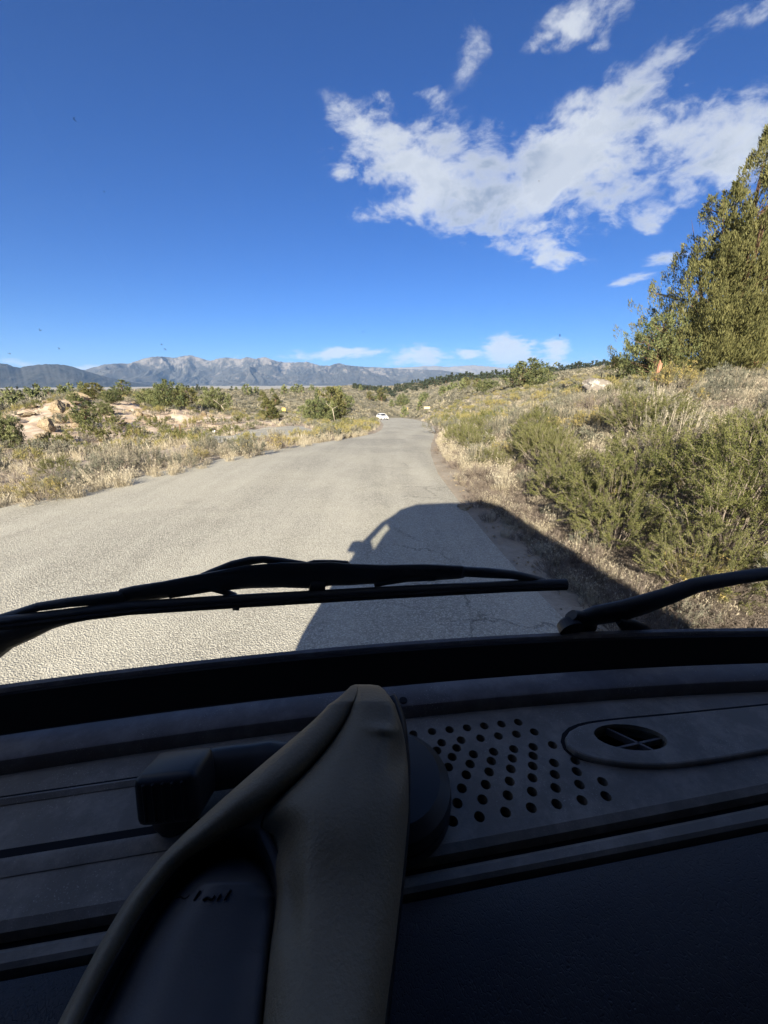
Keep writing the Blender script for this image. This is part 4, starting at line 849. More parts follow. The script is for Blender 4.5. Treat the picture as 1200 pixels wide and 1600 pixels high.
# ---- signs and posts
M_steel = mat('green_painted_steel', (.10, .17, .10), .6); M_yel = mat('yellow_plastic', (.70, .48, .10), .6); M_tan = mat('tan_board', (.62, .47, .28), .7); M_dk = mat('dark_creosoted_wood', (.05, .04, .04), .85)
def post(name, px, dist, hgt, w, m, lab, cat):
    g = spot(px, dist) if name != 'marker_post' else on_ground(px, 641); r = empty(name, g); tag(r, lab, cat); bm = bmesh.new(); box_bm(bm, (0, 0, hgt / 2 - .1), (w, w * .35, hgt + .2)); box_bm(bm, (0, w * .45, hgt / 2 - .1), (w * .25, w * .7, hgt + .2)); link('shaft', bm_mesh('shaft', bm), m, r)
    bm = bmesh.new()
    for k in range(6): box_bm(bm, (0, -w * .25, hgt * (.2 + .13 * k)), (w * .7, w * .3, .03))
    link('stud_row', bm_mesh('stud_row', bm), m, r); return r
post('fence_post', 1196, 13.5, 1.72, .055, M_steel, 'green steel fence post in front of the tall junipers', 'post')
post('fence_post', 938, 32, 1.05, .07, M_dk, 'thin dark fence post behind the lone boulder', 'post')
post('marker_post', 637, 84, 1.5, .20, M_yel, 'yellow marker post on the outside of the road bend', 'post')
g = on_ground(667, 646); r = tag(empty('sign_board', g, .25), 'tan sign board on dark legs beyond the road bend', 'sign')
bm = bmesh.new(); box_bm(bm, (0, 0, 1.55), (1.75, .06, .62), bev=.01); link('board', bm_mesh('board', bm), M_tan, r)
for sx in (-.65, .65):
    bm = bmesh.new(); box_bm(bm, (sx, .08, .7), (.12, .12, 1.7)); link('leg', bm_mesh('leg', bm), M_dk, r)
bm = bmesh.new(); box_bm(bm, (.25, .12, .75), (.95, .08, .10), Matrix.Rotation(.5, 3, 'Y')); link('brace', bm_mesh('brace', bm), M_dk, r)
g = spot(440, 66); r = tag(empty('sign_board', g, -.3), 'small yellow sign beside the conical green juniper', 'sign')
bm = bmesh.new(); box_bm(bm, (0, 0, .95), (.62, .03, .5), bev=.01); link('board', bm_mesh('board', bm), M_yel, r)
bm = bmesh.new(); box_bm(bm, (0, .04, .45), (.07, .05, 1.1)); link('leg', bm_mesh('leg', bm), M_dk, r)
g = spot(323, 27); r = tag(empty('round_marker', g, .2), 'small tilted dark ring with a white centre by the turn-out', 'marker')
bm = bmesh.new(); cyl_bm(bm, (0, 0, .33), (0, .03, .36), .20, seg=20); link('rim', bm_mesh('rim', bm), M_dk, r)
bm = bmesh.new(); cyl_bm(bm, (0, -.012, .33), (0, -.004, .33), .13, seg=20); link('disc', bm_mesh('disc', bm), mat('white_disc', (.75, .75, .72), .6), r)
bm = bmesh.new(); cyl_bm(bm, (0, .03, -.1), (0, .03, .2), .025, seg=8); link('stake', bm_mesh('stake', bm), M_dk, r)
# ------------------------------------------------------------------ the white car on the bend
M_white = mat('white_car_paint', (.80, .80, .78), .25); M_glass_dk = mat('tinted_car_glass', (.03, .035, .045), .08); M_tyre = mat('tyre_rubber', (.03, .03, .03), .85); M_rim = mat('alloy_rim', (.55, .55, .56), .35, .8); M_lamp = mat('clear_lamp', (.75, .75, .72), .15); M_blk = mat('black_trim', (.025, .025, .027), .5); M_plate = mat('number_plate', (.7, .7, .68), .5)
cp = on_road(601, 656.0); cz = float(prof(cp[1])) + .02
car = tag(empty('parked_car', (cp[0] - .6, cp[1] + 1.2, cz), rad(24)), 'small white car coming round the bend of the road', 'car')
car.name = 'white_car'
def section_loft(name, secs, m, parent, bev=0):
    bm = bmesh.new(); rings = []
    for y, pts in secs: rings.append([bm.verts.new((x, y, z)) for x, z in pts])
    for a, b in zip(rings, rings[1:]):
        for k in range(len(a)): bm.faces.new((a[k], a[(k + 1) % len(a)], b[(k + 1) % len(a)], b[k]))
    bm.faces.new(rings[0][::-1]); bm.faces.new(rings[-1]); return link(name, bm_mesh(name, bm, False), m, parent)
def ring(w, z0, z1, wt): return [(-w * .94, z0), (w * .94, z0), (w, z0 + .25 * (z1 - z0)), (w, z0 + .6 * (z1 - z0)), (wt, z1), (-wt, z1), (-w, z0 + .6 * (z1 - z0)), (-w, z0 + .25 * (z1 - z0))]
section_loft('body', [(-2.1, ring(.72, .28, .62, .66)), (-2.0, ring(.83, .22, .78, .74)), (-1.5, ring(.88, .2, .92, .76)), (-.9, ring(.89, .2, 1.0, .78)), (.9, ring(.89, .2, 1.02, .80)), (1.7, ring(.88, .2, 1.03, .78)), (2.05, ring(.82, .25, .98, .70)), (2.12, ring(.75, .32, .80, .6))], M_white, car)
section_loft('windows', [(-.95, [(-.74, .99), (.74, .99), (.73, 1.0), (-.73, 1.0)]), (-.25, [(-.80, .99), (.80, .99), (.60, 1.44), (-.60, 1.44)]), (1.0, [(-.80, .99), (.80, .99), (.60, 1.45), (-.60, 1.45)]), (1.75, [(-.76, .99), (.76, .99), (.62, 1.10), (-.62, 1.10)])], M_glass_dk, car)
section_loft('roof', [(-.30, [(-.58, 1.43), (.58, 1.43), (.50, 1.47), (-.50, 1.47)]), (.3, [(-.62, 1.44), (.62, 1.44), (.52, 1.51), (-.52, 1.51)]), (1.1, [(-.61, 1.43), (.61, 1.43), (.52, 1.49), (-.52, 1.49)])], M_white, car)
for sx in (-1, 1):
    for (ya, za, yb_, zb) in ((-.95, 1.0, -.28, 1.46), (.35, 1.0, .40, 1.46), (1.75, 1.03, 1.05, 1.46)):
        bm = bmesh.new(); cyl_bm(bm, (sx * .785, ya, za), (sx * .605, yb_, zb), .035, seg=6); link('pillar', bm_mesh('pillar', bm), M_white, car)
    for y in (-1.32, 1.32):
        bm = bmesh.new(); cyl_bm(bm, (sx * .70, y, .31), (sx * .91, y, .31), .315, seg=22); w_ = link('wheel', bm_mesh('wheel', bm), M_tyre, car)
        bm = bmesh.new(); cyl_bm(bm, (sx * .905, y, .31), (sx * .925, y, .31), .20, seg=16); link('rim', bm_mesh('rim', bm), M_rim, w_)
    bm = bmesh.new(); box_bm(bm, (sx * .60, -2.05, .68), (.30, .10, .13), Matrix.Rotation(sx * .35, 3, 'Z'), .02); link('headlight', bm_mesh('headlight', bm), M_lamp, car)
    bm = bmesh.new(); box_bm(bm, (sx * .97, -.55, 1.02), (.18, .10, .13), None, .02); link('side_mirror', bm_mesh('side_mirror', bm), M_white, car)
bm = bmesh.new(); box_bm(bm, (0, -2.13, .47), (1.05, .04, .18), None, .01); link('grille', bm_mesh('grille', bm), M_blk, car)
bm = bmesh.new(); box_bm(bm, (0, -2.10, .29), (1.3, .06, .09), None, .01); link('lower_bumper', bm_mesh('lower_bumper', bm), M_blk, car)
bm = bmesh.new(); box_bm(bm, (0, -2.16, .50), (.34, .015, .11)); link('number_plate', bm_mesh('number_plate', bm), M_plate, car)

# ------------------------------------------------------------------ the van we sit in
PHI = rad(9.6); cph, sph = math.cos(PHI), math.sin(PHI)
def loc(p): return np.array([p[0] * cph + p[1] * sph, -p[0] * sph + p[1] * cph, p[2]])
def L(px, py, z): return loc(at_z(px, py, z))
van = tag(empty('camper_van', (0, 0, 0), PHI), 'dark van the photo is taken from, with its dashboard, wipers and glass', 'van')
def m_plast(c, ns=900, r=.5, sp=.4, b_=.25, dust=.0):
    def f(t, b):
        p = obj_co(t); n = t.noise(p, ns, 3, .6); n2_ = t.noise(p, 9, 5, .65); n3_ = t.noise(p, 260, 3, .6)
        setc(t, b, t.mix(t.ss(n2_, .35, .7, 0, .35 + dust), c, tuple(min(1, x * 1.9) for x in c))) if not dust else setc(t, b, t.mix(t.m('MULTIPLY', t.ss(t.noise(p, 900, 2, .5), .62, .72), t.ss(t.noise(p, 16, 5, .7), .40, .65)), t.mix(t.ss(t.noise(p, 22, 6, .75), .42, .68, 0, .65), c, tuple(x * 1.9 for x in c)), (.42, .38, .32))); bump(t, b, n, .0006, b_)
        t.t.links.new(t.ss(n2_, .3, .7, r - .08, r + .12), b.inputs['Roughness'])
    return f
M_dash = mat('dash_plastic', (.03, .034, .045), .5, spec=.4, build=m_plast((.165, .14, .112), dust=.01))
M_strip = mat('dash_edge_strip', (.04, .045, .06), .45, spec=.4, build=m_plast((.10, .088, .085), r=.5, dust=.01))
M_seal = mat('black_rubber_seal', (.008, .008, .009), .7, spec=.25)
M_grv = mat('edge_shade_black', (.008, .008, .01), .8, spec=.2)
def m_leather(t, b):
    p = obj_co(t); v = t.n('ShaderNodeTexVoronoi', {'Vector': t.n('ShaderNodeMapping', {0: p, 'Scale': (1, .45, 1)}).outputs[0], 'Scale': 700.0}, feature='DISTANCE_TO_EDGE').outputs['Distance']
    n = t.noise(p, 14, 4, .6); setc(t, b, t.mix(t.ss(n, .35, .7, 0, .5), (.030, .028, .032), (.044, .041, .044))); bump(t, b, t.m('ADD', t.ss(v, 0, .12), t.m('MULTIPLY', t.noise(p, 60, 4, .6), .8)), .0009, .55); b.inputs['Roughness'].default_value = .55
M_leath = mat('grained_dash_vinyl', (.025, .03, .04), .55, spec=.35, build=m_leather)
M_body = mat('dark_van_paint', (.045, .05, .06), .35)
M_in = mat('cabin_lining', (.05, .05, .055), .9, spec=.1)
M_wip = mat('wiper_black', (.016, .017, .02), .55, spec=.4, build=m_plast((.016, .018, .022), 300, .5, b_=.4))
def fit(pix, z):
    P = np.array([L(px, py, z) for px, py in pix]); c = np.polyfit(P[:, 0], P[:, 1], 2 if len(pix) > 2 else 1)
    if len(c) == 3: c[0] = min(0.05, max(-.35, c[0])); c[2] += np.mean(P[:, 1] - np.polyval(c, P[:, 0]))
    x0, x1 = P[:, 0].min() - .05, P[:, 0].max() + .02
    return lambda x, c=c: np.polyval(c, np.clip(x, x0, x1)) - .05 * np.maximum(0, x - x1) - .04 * np.maximum(0, x0 - x)
ZG = 1.49
yb = fit([(0, 1080), (200, 1055), (400, 1033), (600, 1013), (800, 1001), (1000, 993), (1200, 989)], ZG)
ystA = fit([(0, 1150), (300, 1111), (620, 1074), (900, 1049), (1200, 1038)], 1.480)
ystB = fit([(0, 1186), (470, 1124), (640, 1100), (900, 1076), (1200, 1062)], 1.478)
yg1 = fit([(0, 1475), (130, 1450), (625, 1362), (900, 1310), (1200, 1250)], 1.462)
yg2 = fit([(0, 1525), (130, 1500), (622, 1406), (900, 1352), (1200, 1292)], 1.464)
yC = fit([(0, 1248), (240, 1213)], 1.466); yD = fit([(0, 1340), (260, 1298)], 1.464)
XS = np.linspace(-.80, 1.20, 120)
def loft(name, rows, m, parent, xs=XS, smooth=True, close=True, bot=.03):
    """rows: list of (y function, z, dy); a closed slab under the rows"""
    V = []
    for x in xs:
        rr = []
        for fn, z, dy in rows: rr.append((x, float(fn(x)) + dy, z))
        if close: rr += [(x, rr[-1][1], min(rows[-1][1], rows[0][1]) - bot), (x, rr[0][1], min(rows[-1][1], rows[0][1]) - bot)]
        V += rr
    k = len(V) // len(xs); Fq = []
    for i in range(len(xs) - 1):
        for j in range(k if close else k - 1): Fq.append((i * k + j, i * k + (j + 1) % k, (i + 1) * k + (j + 1) % k, (i + 1) * k + j))
    bm = bmesh.new(); vs = [bm.verts.new(v) for v in V]
    for f_ in Fq: bm.faces.new([vs[q] for q in f_])
    if close: bm.faces.new(vs[:k][::-1]); bm.faces.new(vs[-k:])
    me = bm_mesh(name, bm); o = link(name, me, m, parent)
    if smooth:
        me.polygons.foreach_set('use_smooth', np.full(len(me.polygons), True, bool)); md = o.modifiers.new('split', 'EDGE_SPLIT'); md.split_angle = rad(38)
    return o
dash = tag(bpy.data.objects.new('dashboard', None)); COL.objects.link(dash); dash.parent = van
ZT = ZG - .0085
loft('windshield_seal', [(yb, ZT, .012), (yb, ZT + .004, .006), (yb, ZT + .003, .0), (yb, ZT - .006, -.004), (yb, ZT - .035, -.014), (ystA, 1.450, .006)], M_seal, dash)
loft('lit_seal_edge', [(yb, ZT + .0045, .016), (yb, ZT + .008, .012), (yb, ZT + .0075, .0065), (yb, ZT + .0035, .0035)], M_strip, dash, bot=.001)  # lighter strip paints the lit top lip of the seal
loft('defroster_strip', [(ystA, 1.452, .0055), (ystA, 1.478, .0035), (ystA, 1.480, .0), (ystB, 1.478, .0025), (ystB, 1.4765, .0), (ystB, 1.470, -.002)], M_strip, dash)
def gr(fn, z, w, d): return [(fn, z, w), (fn, z - .0015, w * .8), (fn, z - d, w * .6), (fn, z - d, -w * .6), (fn, z - .0015, -w * .8), (fn, z, -w)]
shelf_rows = [(ystB, 1.462, -.004), (ystB, 1.4665, -.012)]
midy = lambda x: (ystB(x) + yg1(x)) / 2
loft('ridge', [(yg1, 1.452, -.0025), (yg1, 1.462, -.0035), (yg1, 1.4645, -.0065), (yg2, 1.4645, .0055), (yg2, 1.4625, .003), (yg2, 1.454, .0025)], M_dash, dash)
loft('groove', [(yg1, 1.4535, .0045), (yg1, 1.4535, -.0045)], M_grv, dash, bot=.01); loft('groove', [(yg2, 1.4535, .004), (yg2, 1.4535, -.004)], M_grv, dash, bot=.01)
yend = lambda x: yg2(x) - .42
loft('grained_pad', [(yg2, 1.453, -.002), (yg2, 1.4655, -.0035), (yg2, 1.4695, -.010), (yg2, 1.471, -.03), (yg2, 1.468, -.07), (yg2, 1.445, -.13), (yg2, 1.38, -.19), (yend, 1.15, .18)], M_leath, dash, bot=.02)
# lines pressed into the left part: built as thin dark channels with a lip
XL = np.linspace(-.80, -.10, 50)
for fn, w in ((yC, .0016), (yD, .0036)):
    loft('pressed_channel', [(fn, 1.4668, w), (fn, 1.4668, -w)], M_grv, dash, xs=XL, bot=.004)
    loft('channel_lip', [(fn, 1.4665, -w), (fn, 1.4690, -w * 1.2), (fn, 1.4695, -w * 2.2), (fn, 1.4668, -w * 4.5)], M_dash, dash, xs=XL, bot=.002)
# speaker holes, cut through the panel
HC = [(531, 220), (527, 236), (526, 252), (522, 271), (519, 292), (515, 317), (511, 345), (508, 378), (503, 416), (497, 461), (486, 225), (482, 240), (478, 257), (471, 276), (465, 299), (459, 324), (453, 353), (444, 387), (435, 427), (427, 473), (440, 230), (435, 246), (430, 263), (421, 282), (411, 306), (402, 332), (392, 361), (380, 397), (368, 437), (355, 485),
      (394, 235), (389, 250), (378, 268), (366, 289), (354, 313), (344, 340), (331, 370), (347, 240), (340, 256), (326, 275), (313, 296), (300, 320), (300, 245), (287, 262), (272, 282), (250, 252), (240, 268), (574, 246), (572, 265), (571, 286), (571, 310), (570, 337), (569, 369), (568, 406), (566, 449), (623, 281), (625, 303), (627, 329), (629, 360), (631, 396), (634, 439), (684, 323), (688, 352), (695, 387), (702, 429), (757, 379), (766, 418)]
HC += [(x - 42 - i * 1.5, y + 12) for i, (x, y) in enumerate([(300, 320), (331, 370), (313, 296)])]
from mathutils.geometry import delaunay_2d_cdt
def plate(name, outer, holes, z, depth, m, parent, rim=None, cham=0.0):
    """flat plate with real holes through it, hole walls going down by depth; rim: outer edge drawn down by that much"""
    pts = [Vector((p[0], p[1])) for p in outer]; loops = [list(range(len(pts)))]
    for h in holes: loops.append(list(range(len(pts), len(pts) + len(h)))); pts += [Vector((p[0], p[1])) for p in h]
    edges = [(l[k], l[(k + 1) % len(l)]) for l in loops for k in range(len(l))]
    ov, oe, of_, *_ = delaunay_2d_cdt(pts, edges, [], 0, 1e-7)
    V2 = np.array([(v.x, v.y) for v in ov]); T_ = np.array([f for f in of_ if len(f) == 3]); c = V2[T_].mean(1)
    ok = inside(c, np.array([p[:2] for p in outer]))
    for h in holes: ok &= ~inside(c, np.array([p[:2] for p in h]))
    V = [(x, y, z) for x, y in V2]; Fq = []
    for h in holes:
        o_ = len(V); V += [(p[0], p[1], z) for p in h] + [(p[0], p[1], z - depth) for p in h]; n = len(h); Fq += [(o_ + k, o_ + (k + 1) % n, o_ + n + (k + 1) % n, o_ + n + k) for k in range(n)]
    if rim:
        cc = np.mean([p[:2] for p in outer], 0); n = len(outer); P = np.array([p[:2] for p in outer]); T2 = np.roll(P, -1, 0) - np.roll(P, 1, 0); N2 = np.c_[T2[:, 1], -T2[:, 0]] / np.hypot(T2[:, 0], T2[:, 1])[:, None]
        area = np.sum(P[:, 0] * np.roll(P[:, 1], -1) - P[:, 1] * np.roll(P[:, 0], -1)); N2 = N2 if area > 0 else -N2
        for (w0, z0, w1, z1) in ((0, 0, cham * .6, -cham * .25), (cham * .6, -cham * .25, cham, -cham), (cham, -cham, cham, -rim)):
            o_ = len(V); V += [(P[k, 0] + N2[k, 0] * w0, P[k, 1] + N2[k, 1] * w0, z + z0) for k in range(n)] + [(P[k, 0] + N2[k, 0] * w1, P[k, 1] + N2[k, 1] * w1, z + z1) for k in range(n)]
            Fq += [(o_ + k, o_ + (k + 1) % n, o_ + n + (k + 1) % n, o_ + n + k) for k in range(n)]
    return link(name, mesh_np(name, np.array(V), [T_[ok], np.array(Fq)] if Fq else T_[ok]), m, parent)
bm = bmesh.new(); p = L(630, 1094, 1.479); cyl_bm(bm, (p[0], p[1], p[2] - .004), (p[0], p[1], p[2] + .0006), .0042, seg=14); link('sensor_hole', bm_mesh('sensor_hole', bm), M_grv, dash)
# raised oval panel with the round vent
def stadium(name, pix, z, hgt, m, parent, bev=.003):
    P = [L(px, py, z) for px, py in pix]; bm = bmesh.new(); lo = [bm.verts.new((q[0], q[1], z - .004)) for q in P]; hi_ = [bm.verts.new((q[0], q[1], z + hgt)) for q in P]
    n = len(P); bm.faces.new(lo[::-1]); top = bm.faces.new(hi_)
    for k in range(n): bm.faces.new((lo[k], lo[(k + 1) % n], hi_[(k + 1) % n], hi_[k]))
    if bev: bmesh.ops.bevel(bm, geom=list(top.edges), offset=bev, segments=3, affect='EDGES', profile=.6)
    return link(name, bm_mesh(name, bm), m, parent)
def rr_path(pix, n=64):
    Q = resamp(np.array(pix + [pix[0]], float), n)[:-1]
    for _ in range(2): Q = .25 * np.roll(Q, 1, 0) + .5 * Q + .25 * np.roll(Q, -1, 0)
    return [tuple(q) for q in Q]
outp = [(1560, 1070), (1380, 1084), (1200, 1103), (1060, 1117), (960, 1126), (905, 1134), (880, 1148), (885, 1166), (915, 1180), (970, 1190), (1035, 1193), (1110, 1184), (1200, 1168), (1380, 1135), (1560, 1106)]
vell = [L(985.5 + 57.5 * math.cos(a_), 1152 + 19.5 * math.sin(a_) + 7 * math.cos(a_), 1.4715) for a_ in np.linspace(0, 2 * math.pi, 41)[:-1]]; vp = np.mean(vell, 0); vr = np.linalg.norm(L(1043, 1160, 1.4715)[:2] - L(928, 1147, 1.4715)[:2]) / 2
xs2 = np.linspace(-.80, 1.20, 81); so = [(x, float(ystB(x)) - .010, 0) for x in xs2] + [(x, float(yg1(x)) + .010, 0) for x in xs2[::-1]]
circ = lambda c_, r_, n=16: [(c_[0] + r_ * math.cos(6.28319 * k / n), c_[1] + r_ * math.sin(6.28319 * k / n)) for k in range(n)]
HL = []
for x, y in HC:
    c_ = L(500 + x * .5833, 1000 + y * .5833, 1.466)
    if all(np.hypot(c_[0] - q[0], c_[1] - q[1]) > .0098 for q in HL): HL.append(c_)
shelf = plate('shelf_panel', so, [circ(c_, .0044) for c_ in HL] + [[tuple(q[:2]) for q in vell]], 1.4660, .009, M_dash, dash)
loft('shelf_edge', [(ystB, 1.463, -.003), (ystB, 1.4656, -.0065), (ystB, 1.466, -.010)], M_dash, dash, close=False)
loft('shelf_edge', [(yg1, 1.466, .010), (yg1, 1.4635, .0045), (yg1, 1.455, .0035)], M_dash, dash, close=False)
loft('speaker_backing', [(ystB, 1.4545, -.015), (yg1, 1.4545, .012)], M_grv, shelf, bot=.004)
shade_path = rr_path([(x + (5 if x > 1200 else (-9 if x < 950 else 0)), y + (9 if y > 1150 or x > 1300 and y > 1100 else -4)) for x, y in outp], 90)
plate('panel_edge_shade', [tuple(L(px, py, 1.4663)[:2]) for px, py in shade_path], [[tuple(q[:2]) for q in vell]], 1.4663, .001, M_grv, dash)  # black sheet stands in for the shade under the panel's raised edge
opl = [tuple(L(px, py, 1.4715)[:2]) for px, py in rr_path(outp, 90)]
oval = plate('oval_panel', opl, [[tuple(q[:2]) for q in vell]], 1.4715, .012, M_dash, dash, rim=.006, cham=.0022)
vent = bpy.data.objects.new('round_vent', None); COL.objects.link(vent); vent.parent = dash
def vent_part(name, f_, m):
    bm = bmesh.new(); f_(bm); o = link(name, bm_mesh(name, bm), m, vent); return o
vent_part('vent_floor', lambda bm: box_bm(bm, (vp[0], vp[1], 1.4525), (vr * 2.2, vr * 1.6, .004)), M_grv)
for (pa, pb) in (((948, 1137), (1020, 1171)), ((965, 1168), (1036, 1152))):
    qa, qb = L(*pa, 1.467), L(*pb, 1.467); dd_ = qb - qa
    vent_part('vent_rib', lambda bm: box_bm(bm, tuple((qa + qb) / 2 - [0, 0, .004]), (float(np.hypot(dd_[0], dd_[1])) * 1.02, .0022, .008), Matrix.Rotation(math.atan2(dd_[1], dd_[0]), 3, 'Z'), .0004), M_strip)
# ---- glass
GS = .40
def yglass(x, z): return yb(x) + .004 - (z - ZG) * GS
def m_glass(t, b):
    out = [n for n in t.t.nodes if n.type == 'OUTPUT_MATERIAL'][0]; p = obj_co(t)
    tr = t.n('ShaderNodeBsdfTransparent', {'Color': (.97, .985, .98, 1)}); gl = t.n('ShaderNodeBsdfGlossy', {'Color': (1, 1, 1, 1), 'Roughness': .02}); df = t.n('ShaderNodeBsdfDiffuse', {'Color': (.6, .6, .58, 1)})
    m1 = t.n('ShaderNodeMixShader', {0: .035, 1: tr.outputs[0], 2: gl.outputs[0]})
    sm = t.ss(t.noise(p, 7, 6, .7), .55, .85, .0, .012); m2 = t.n('ShaderNodeMixShader', {0: sm, 1: m1.outputs[0], 2: df.outputs[0]}); t.t.links.new(m2.outputs[0], out.inputs[0])
M_glass = mat('windscreen_glass', (1, 1, 1), .05, build=m_glass)
xs_ = np.linspace(-.74, 1.14, 30); zs_ = np.linspace(ZG - .012, 2.24, 14); V = []
for z in zs_:
    k = (z - ZG) / .76
    for x in xs_: xx = .2 + (x - .2) * (1 - .20 * max(0, k) ** 1.3); V.append((xx, yglass(xx, z), z))
Fq = np.stack([np.add.outer(np.arange(13) * 30, np.arange(29)) + o for o in (0, 1, 31, 30)], -1).reshape(-1, 4)
wind = link('windscreen', mesh_np('windscreen', np.array(V), Fq, smooth=True), M_glass, van)
def on_glass(px, py, off=0.0):
    d = ray(px, py); d = np.array([d[0] * cph + d[1] * sph, -d[0] * sph + d[1] * cph, d[2]]) / F; lo, hi_ = .05, 3.0
    for _ in range(50):
        m_ = (lo + hi_) / 2; q = d * m_ + [0, 0, EYE]
        if q[1] - off > yglass(q[0], q[2]): hi_ = m_
        else: lo = m_
    return np.array(d * lo + [0, 0, EYE]), lo
M_bug = mat('dried_bug_splat', (.10, .09, .085), .9)
for (px, py, s) in [(116, 186, 6), (163, 299, 2.5), (62, 515, 4), (258, 546, 5), (252, 538, 3), (875, 524, 4), (567, 519, 2.5), (15, 552, 4), (92, 545, 3), (795, 475, 2), (410, 330, 1.5), (320, 438, 1.5), (842, 283, 2)]:
    q, dp = on_glass(px, py, -.001); bm = bmesh.new(); rg_ = random.Random(int(px))
    for k in range(3):
        a = rg_.uniform(0, 3.14); l_ = s * dp / F * rg_.uniform(.5, 1.0); o_ = Vector((rg_.uniform(-.4, .4), 0, rg_.uniform(-.4, .4))) * l_
        cyl_bm(bm, Vector(q) + o_ - Vector((math.cos(a), 0, math.sin(a))) * l_ * .5, Vector(q) + o_ + Vector((math.cos(a), 0, math.sin(a))) * l_ * .5, .22 * dp / F, seg=5)
    link('dirt_speck', bm_mesh('dirt_speck', bm), M_bug, wind)
# ---- wipers
GUP = Vector((0, -GS, 1)).normalized(); GN = Vector((0, 1, GS)).normalized()
WSC = 1.35
def gpath(name, pts, off, th, m, parent, seg=12, power=2.6):
    P = []; W_ = []
    for px, py, hw in pts: q, dp = on_glass(px, py, off); P.append(Vector(q)); W_.append(hw * dp / F * WSC)
    sd_ = []
    for i in range(len(P)):
        t = (P[min(i + 1, len(P) - 1)] - P[max(i - 1, 0)]).normalized(); s_ = GN.cross(t).normalized(); sd_.append(s_)
    bm = bmesh.new(); sweep(bm, P, W_, [th * .5 if not isinstance(th, list) else th[i] for i in range(len(P))], sd_, GN, seg, power); o = link(name, bm_mesh(name, bm, True), m, parent)
    md = o.modifiers.new('s', 'EDGE_SPLIT'); md.split_angle = rad(50); return o
wa = bpy.data.objects.new('wiper', None); COL.objects.link(wa); wa.parent = van
gpath('blade', [(-60, 982, 6), (0, 972, 7), (100, 961, 7.5), (200, 949, 8), (370, 938, 7.5), (600, 925, 7), (800, 915, 6.5), (884, 912, 6)], .012, .010, M_wip, wa)
gpath('rubber_edge', [(-60, 992, 4), (0, 981, 4), (200, 957, 4), (370, 946, 4), (600, 932, 4), (800, 921, 4), (886, 918, 4)], .006, .004, M_seal, wa, 8)
gpath('bridge', [(190, 930, 9), (214, 928, 13), (260, 921, 13), (320, 911, 15), (385, 902, 19), (440, 899, 21), (490, 900, 22), (515, 897, 20), (545, 898, 18), (600, 897, 15), (660, 895, 14), (718, 894, 10), (726, 894, 8)], .022, .008, M_wip, wa)
gpath('clip', [(484, 897, 20), (492, 896, 22), (520, 895, 21), (545, 894, 18), (552, 892, 12)], .030, .010, M_wip, wa)
gpath('clip', [(484, 915, 8), (494, 916, 10), (508, 916, 8)], .018, .010, M_wip, wa)
gpath('clip', [(364, 950, 2), (374, 950, 2)], .010, .006, M_wip, wa, 8)
gpath('yoke', [(0, 967, 5), (28, 958, 4.5), (60, 948, 5), (110, 941, 6), (160, 936, 8), (196, 932, 9)], .020, .008, M_wip, wa)
gpath('yoke', [(722, 893, 7), (760, 895, 7), (800, 898, 5.5), (830, 903, 4), (850, 909, 4)], .018, .008, M_wip, wa)
gpath('yoke', [(585, 914, 3), (600, 910, 4), (640, 903, 5), (680, 902, 5)], .020, .006, M_wip, wa)
gpath('yoke', [(265, 930, 4), (330, 918, 6), (352, 925, 4), (368, 931, 3)], .020, .006, M_wip, wa)
gpath('arm', [(300, 908, 4), (330, 896, 5.5), (365, 883, 6.5), (392, 876, 5.5), (412, 874, 4.5), (440, 878, 5.5), (470, 883, 6), (490, 888, 7)], .034, .006, M_wip, wa)
gpath('arm', [(-130, 1085, 22), (-60, 1042, 20), (0, 1000, 17), (40, 985, 14), (75, 972, 10), (110, 965, 6), (160, 957, 3)], .028, .012, M_wip, wa)
for (px, py) in ((199, 925), (716, 890)):
    q, dp = on_glass(px, py, .026); gq = Vector(q); bm = bmesh.new(); cyl_bm(bm, gq - GN * .006, gq - GN * .0005, 4.5 * dp / F, seg=14); bm2 = link('rivet', bm_mesh('rivet', bm), mat('grey_rivet', (.16, .17, .19), .5), wa)
wb = bpy.data.objects.new('wiper', None); COL.objects.link(wb); wb.parent = van
gpath('arm', [(902, 974, 9), (912, 968, 14), (930, 962, 17), (970, 955, 19), (1010, 943, 18), (1050, 929, 14), (1085, 915, 10), (1110, 910, 8), (1150, 903, 6), (1200, 896, 5), (1300, 885, 5), (1500, 868, 5)], .020, .016, M_wip, wb)
q0, dp0 = on_glass(890, 979, .012); bm = bmesh.new(); q0 = Vector(q0); cyl_bm(bm, q0 - GN * .006, q0 + GN * .006, 19 * dp0 / F, 17 * dp0 / F, 24); cyl_bm(bm, q0 + GN * .006, q0 + GN * .010, 15 * dp0 / F, 11 * dp0 / F, 24); link('pivot_cap', bm_mesh('pivot_cap', bm, False), M_wip, wb)
gpath('arm_bracket', [(965, 968, 4), (980, 976, 10), (990, 985, 16), (996, 1000, 22)], .014, .010, M_wip, wb)
gpath('arm_joint', [(892, 962, 8), (905, 968, 14), (915, 976, 16), (918, 985, 10)], .018, .012, M_wip, wb)
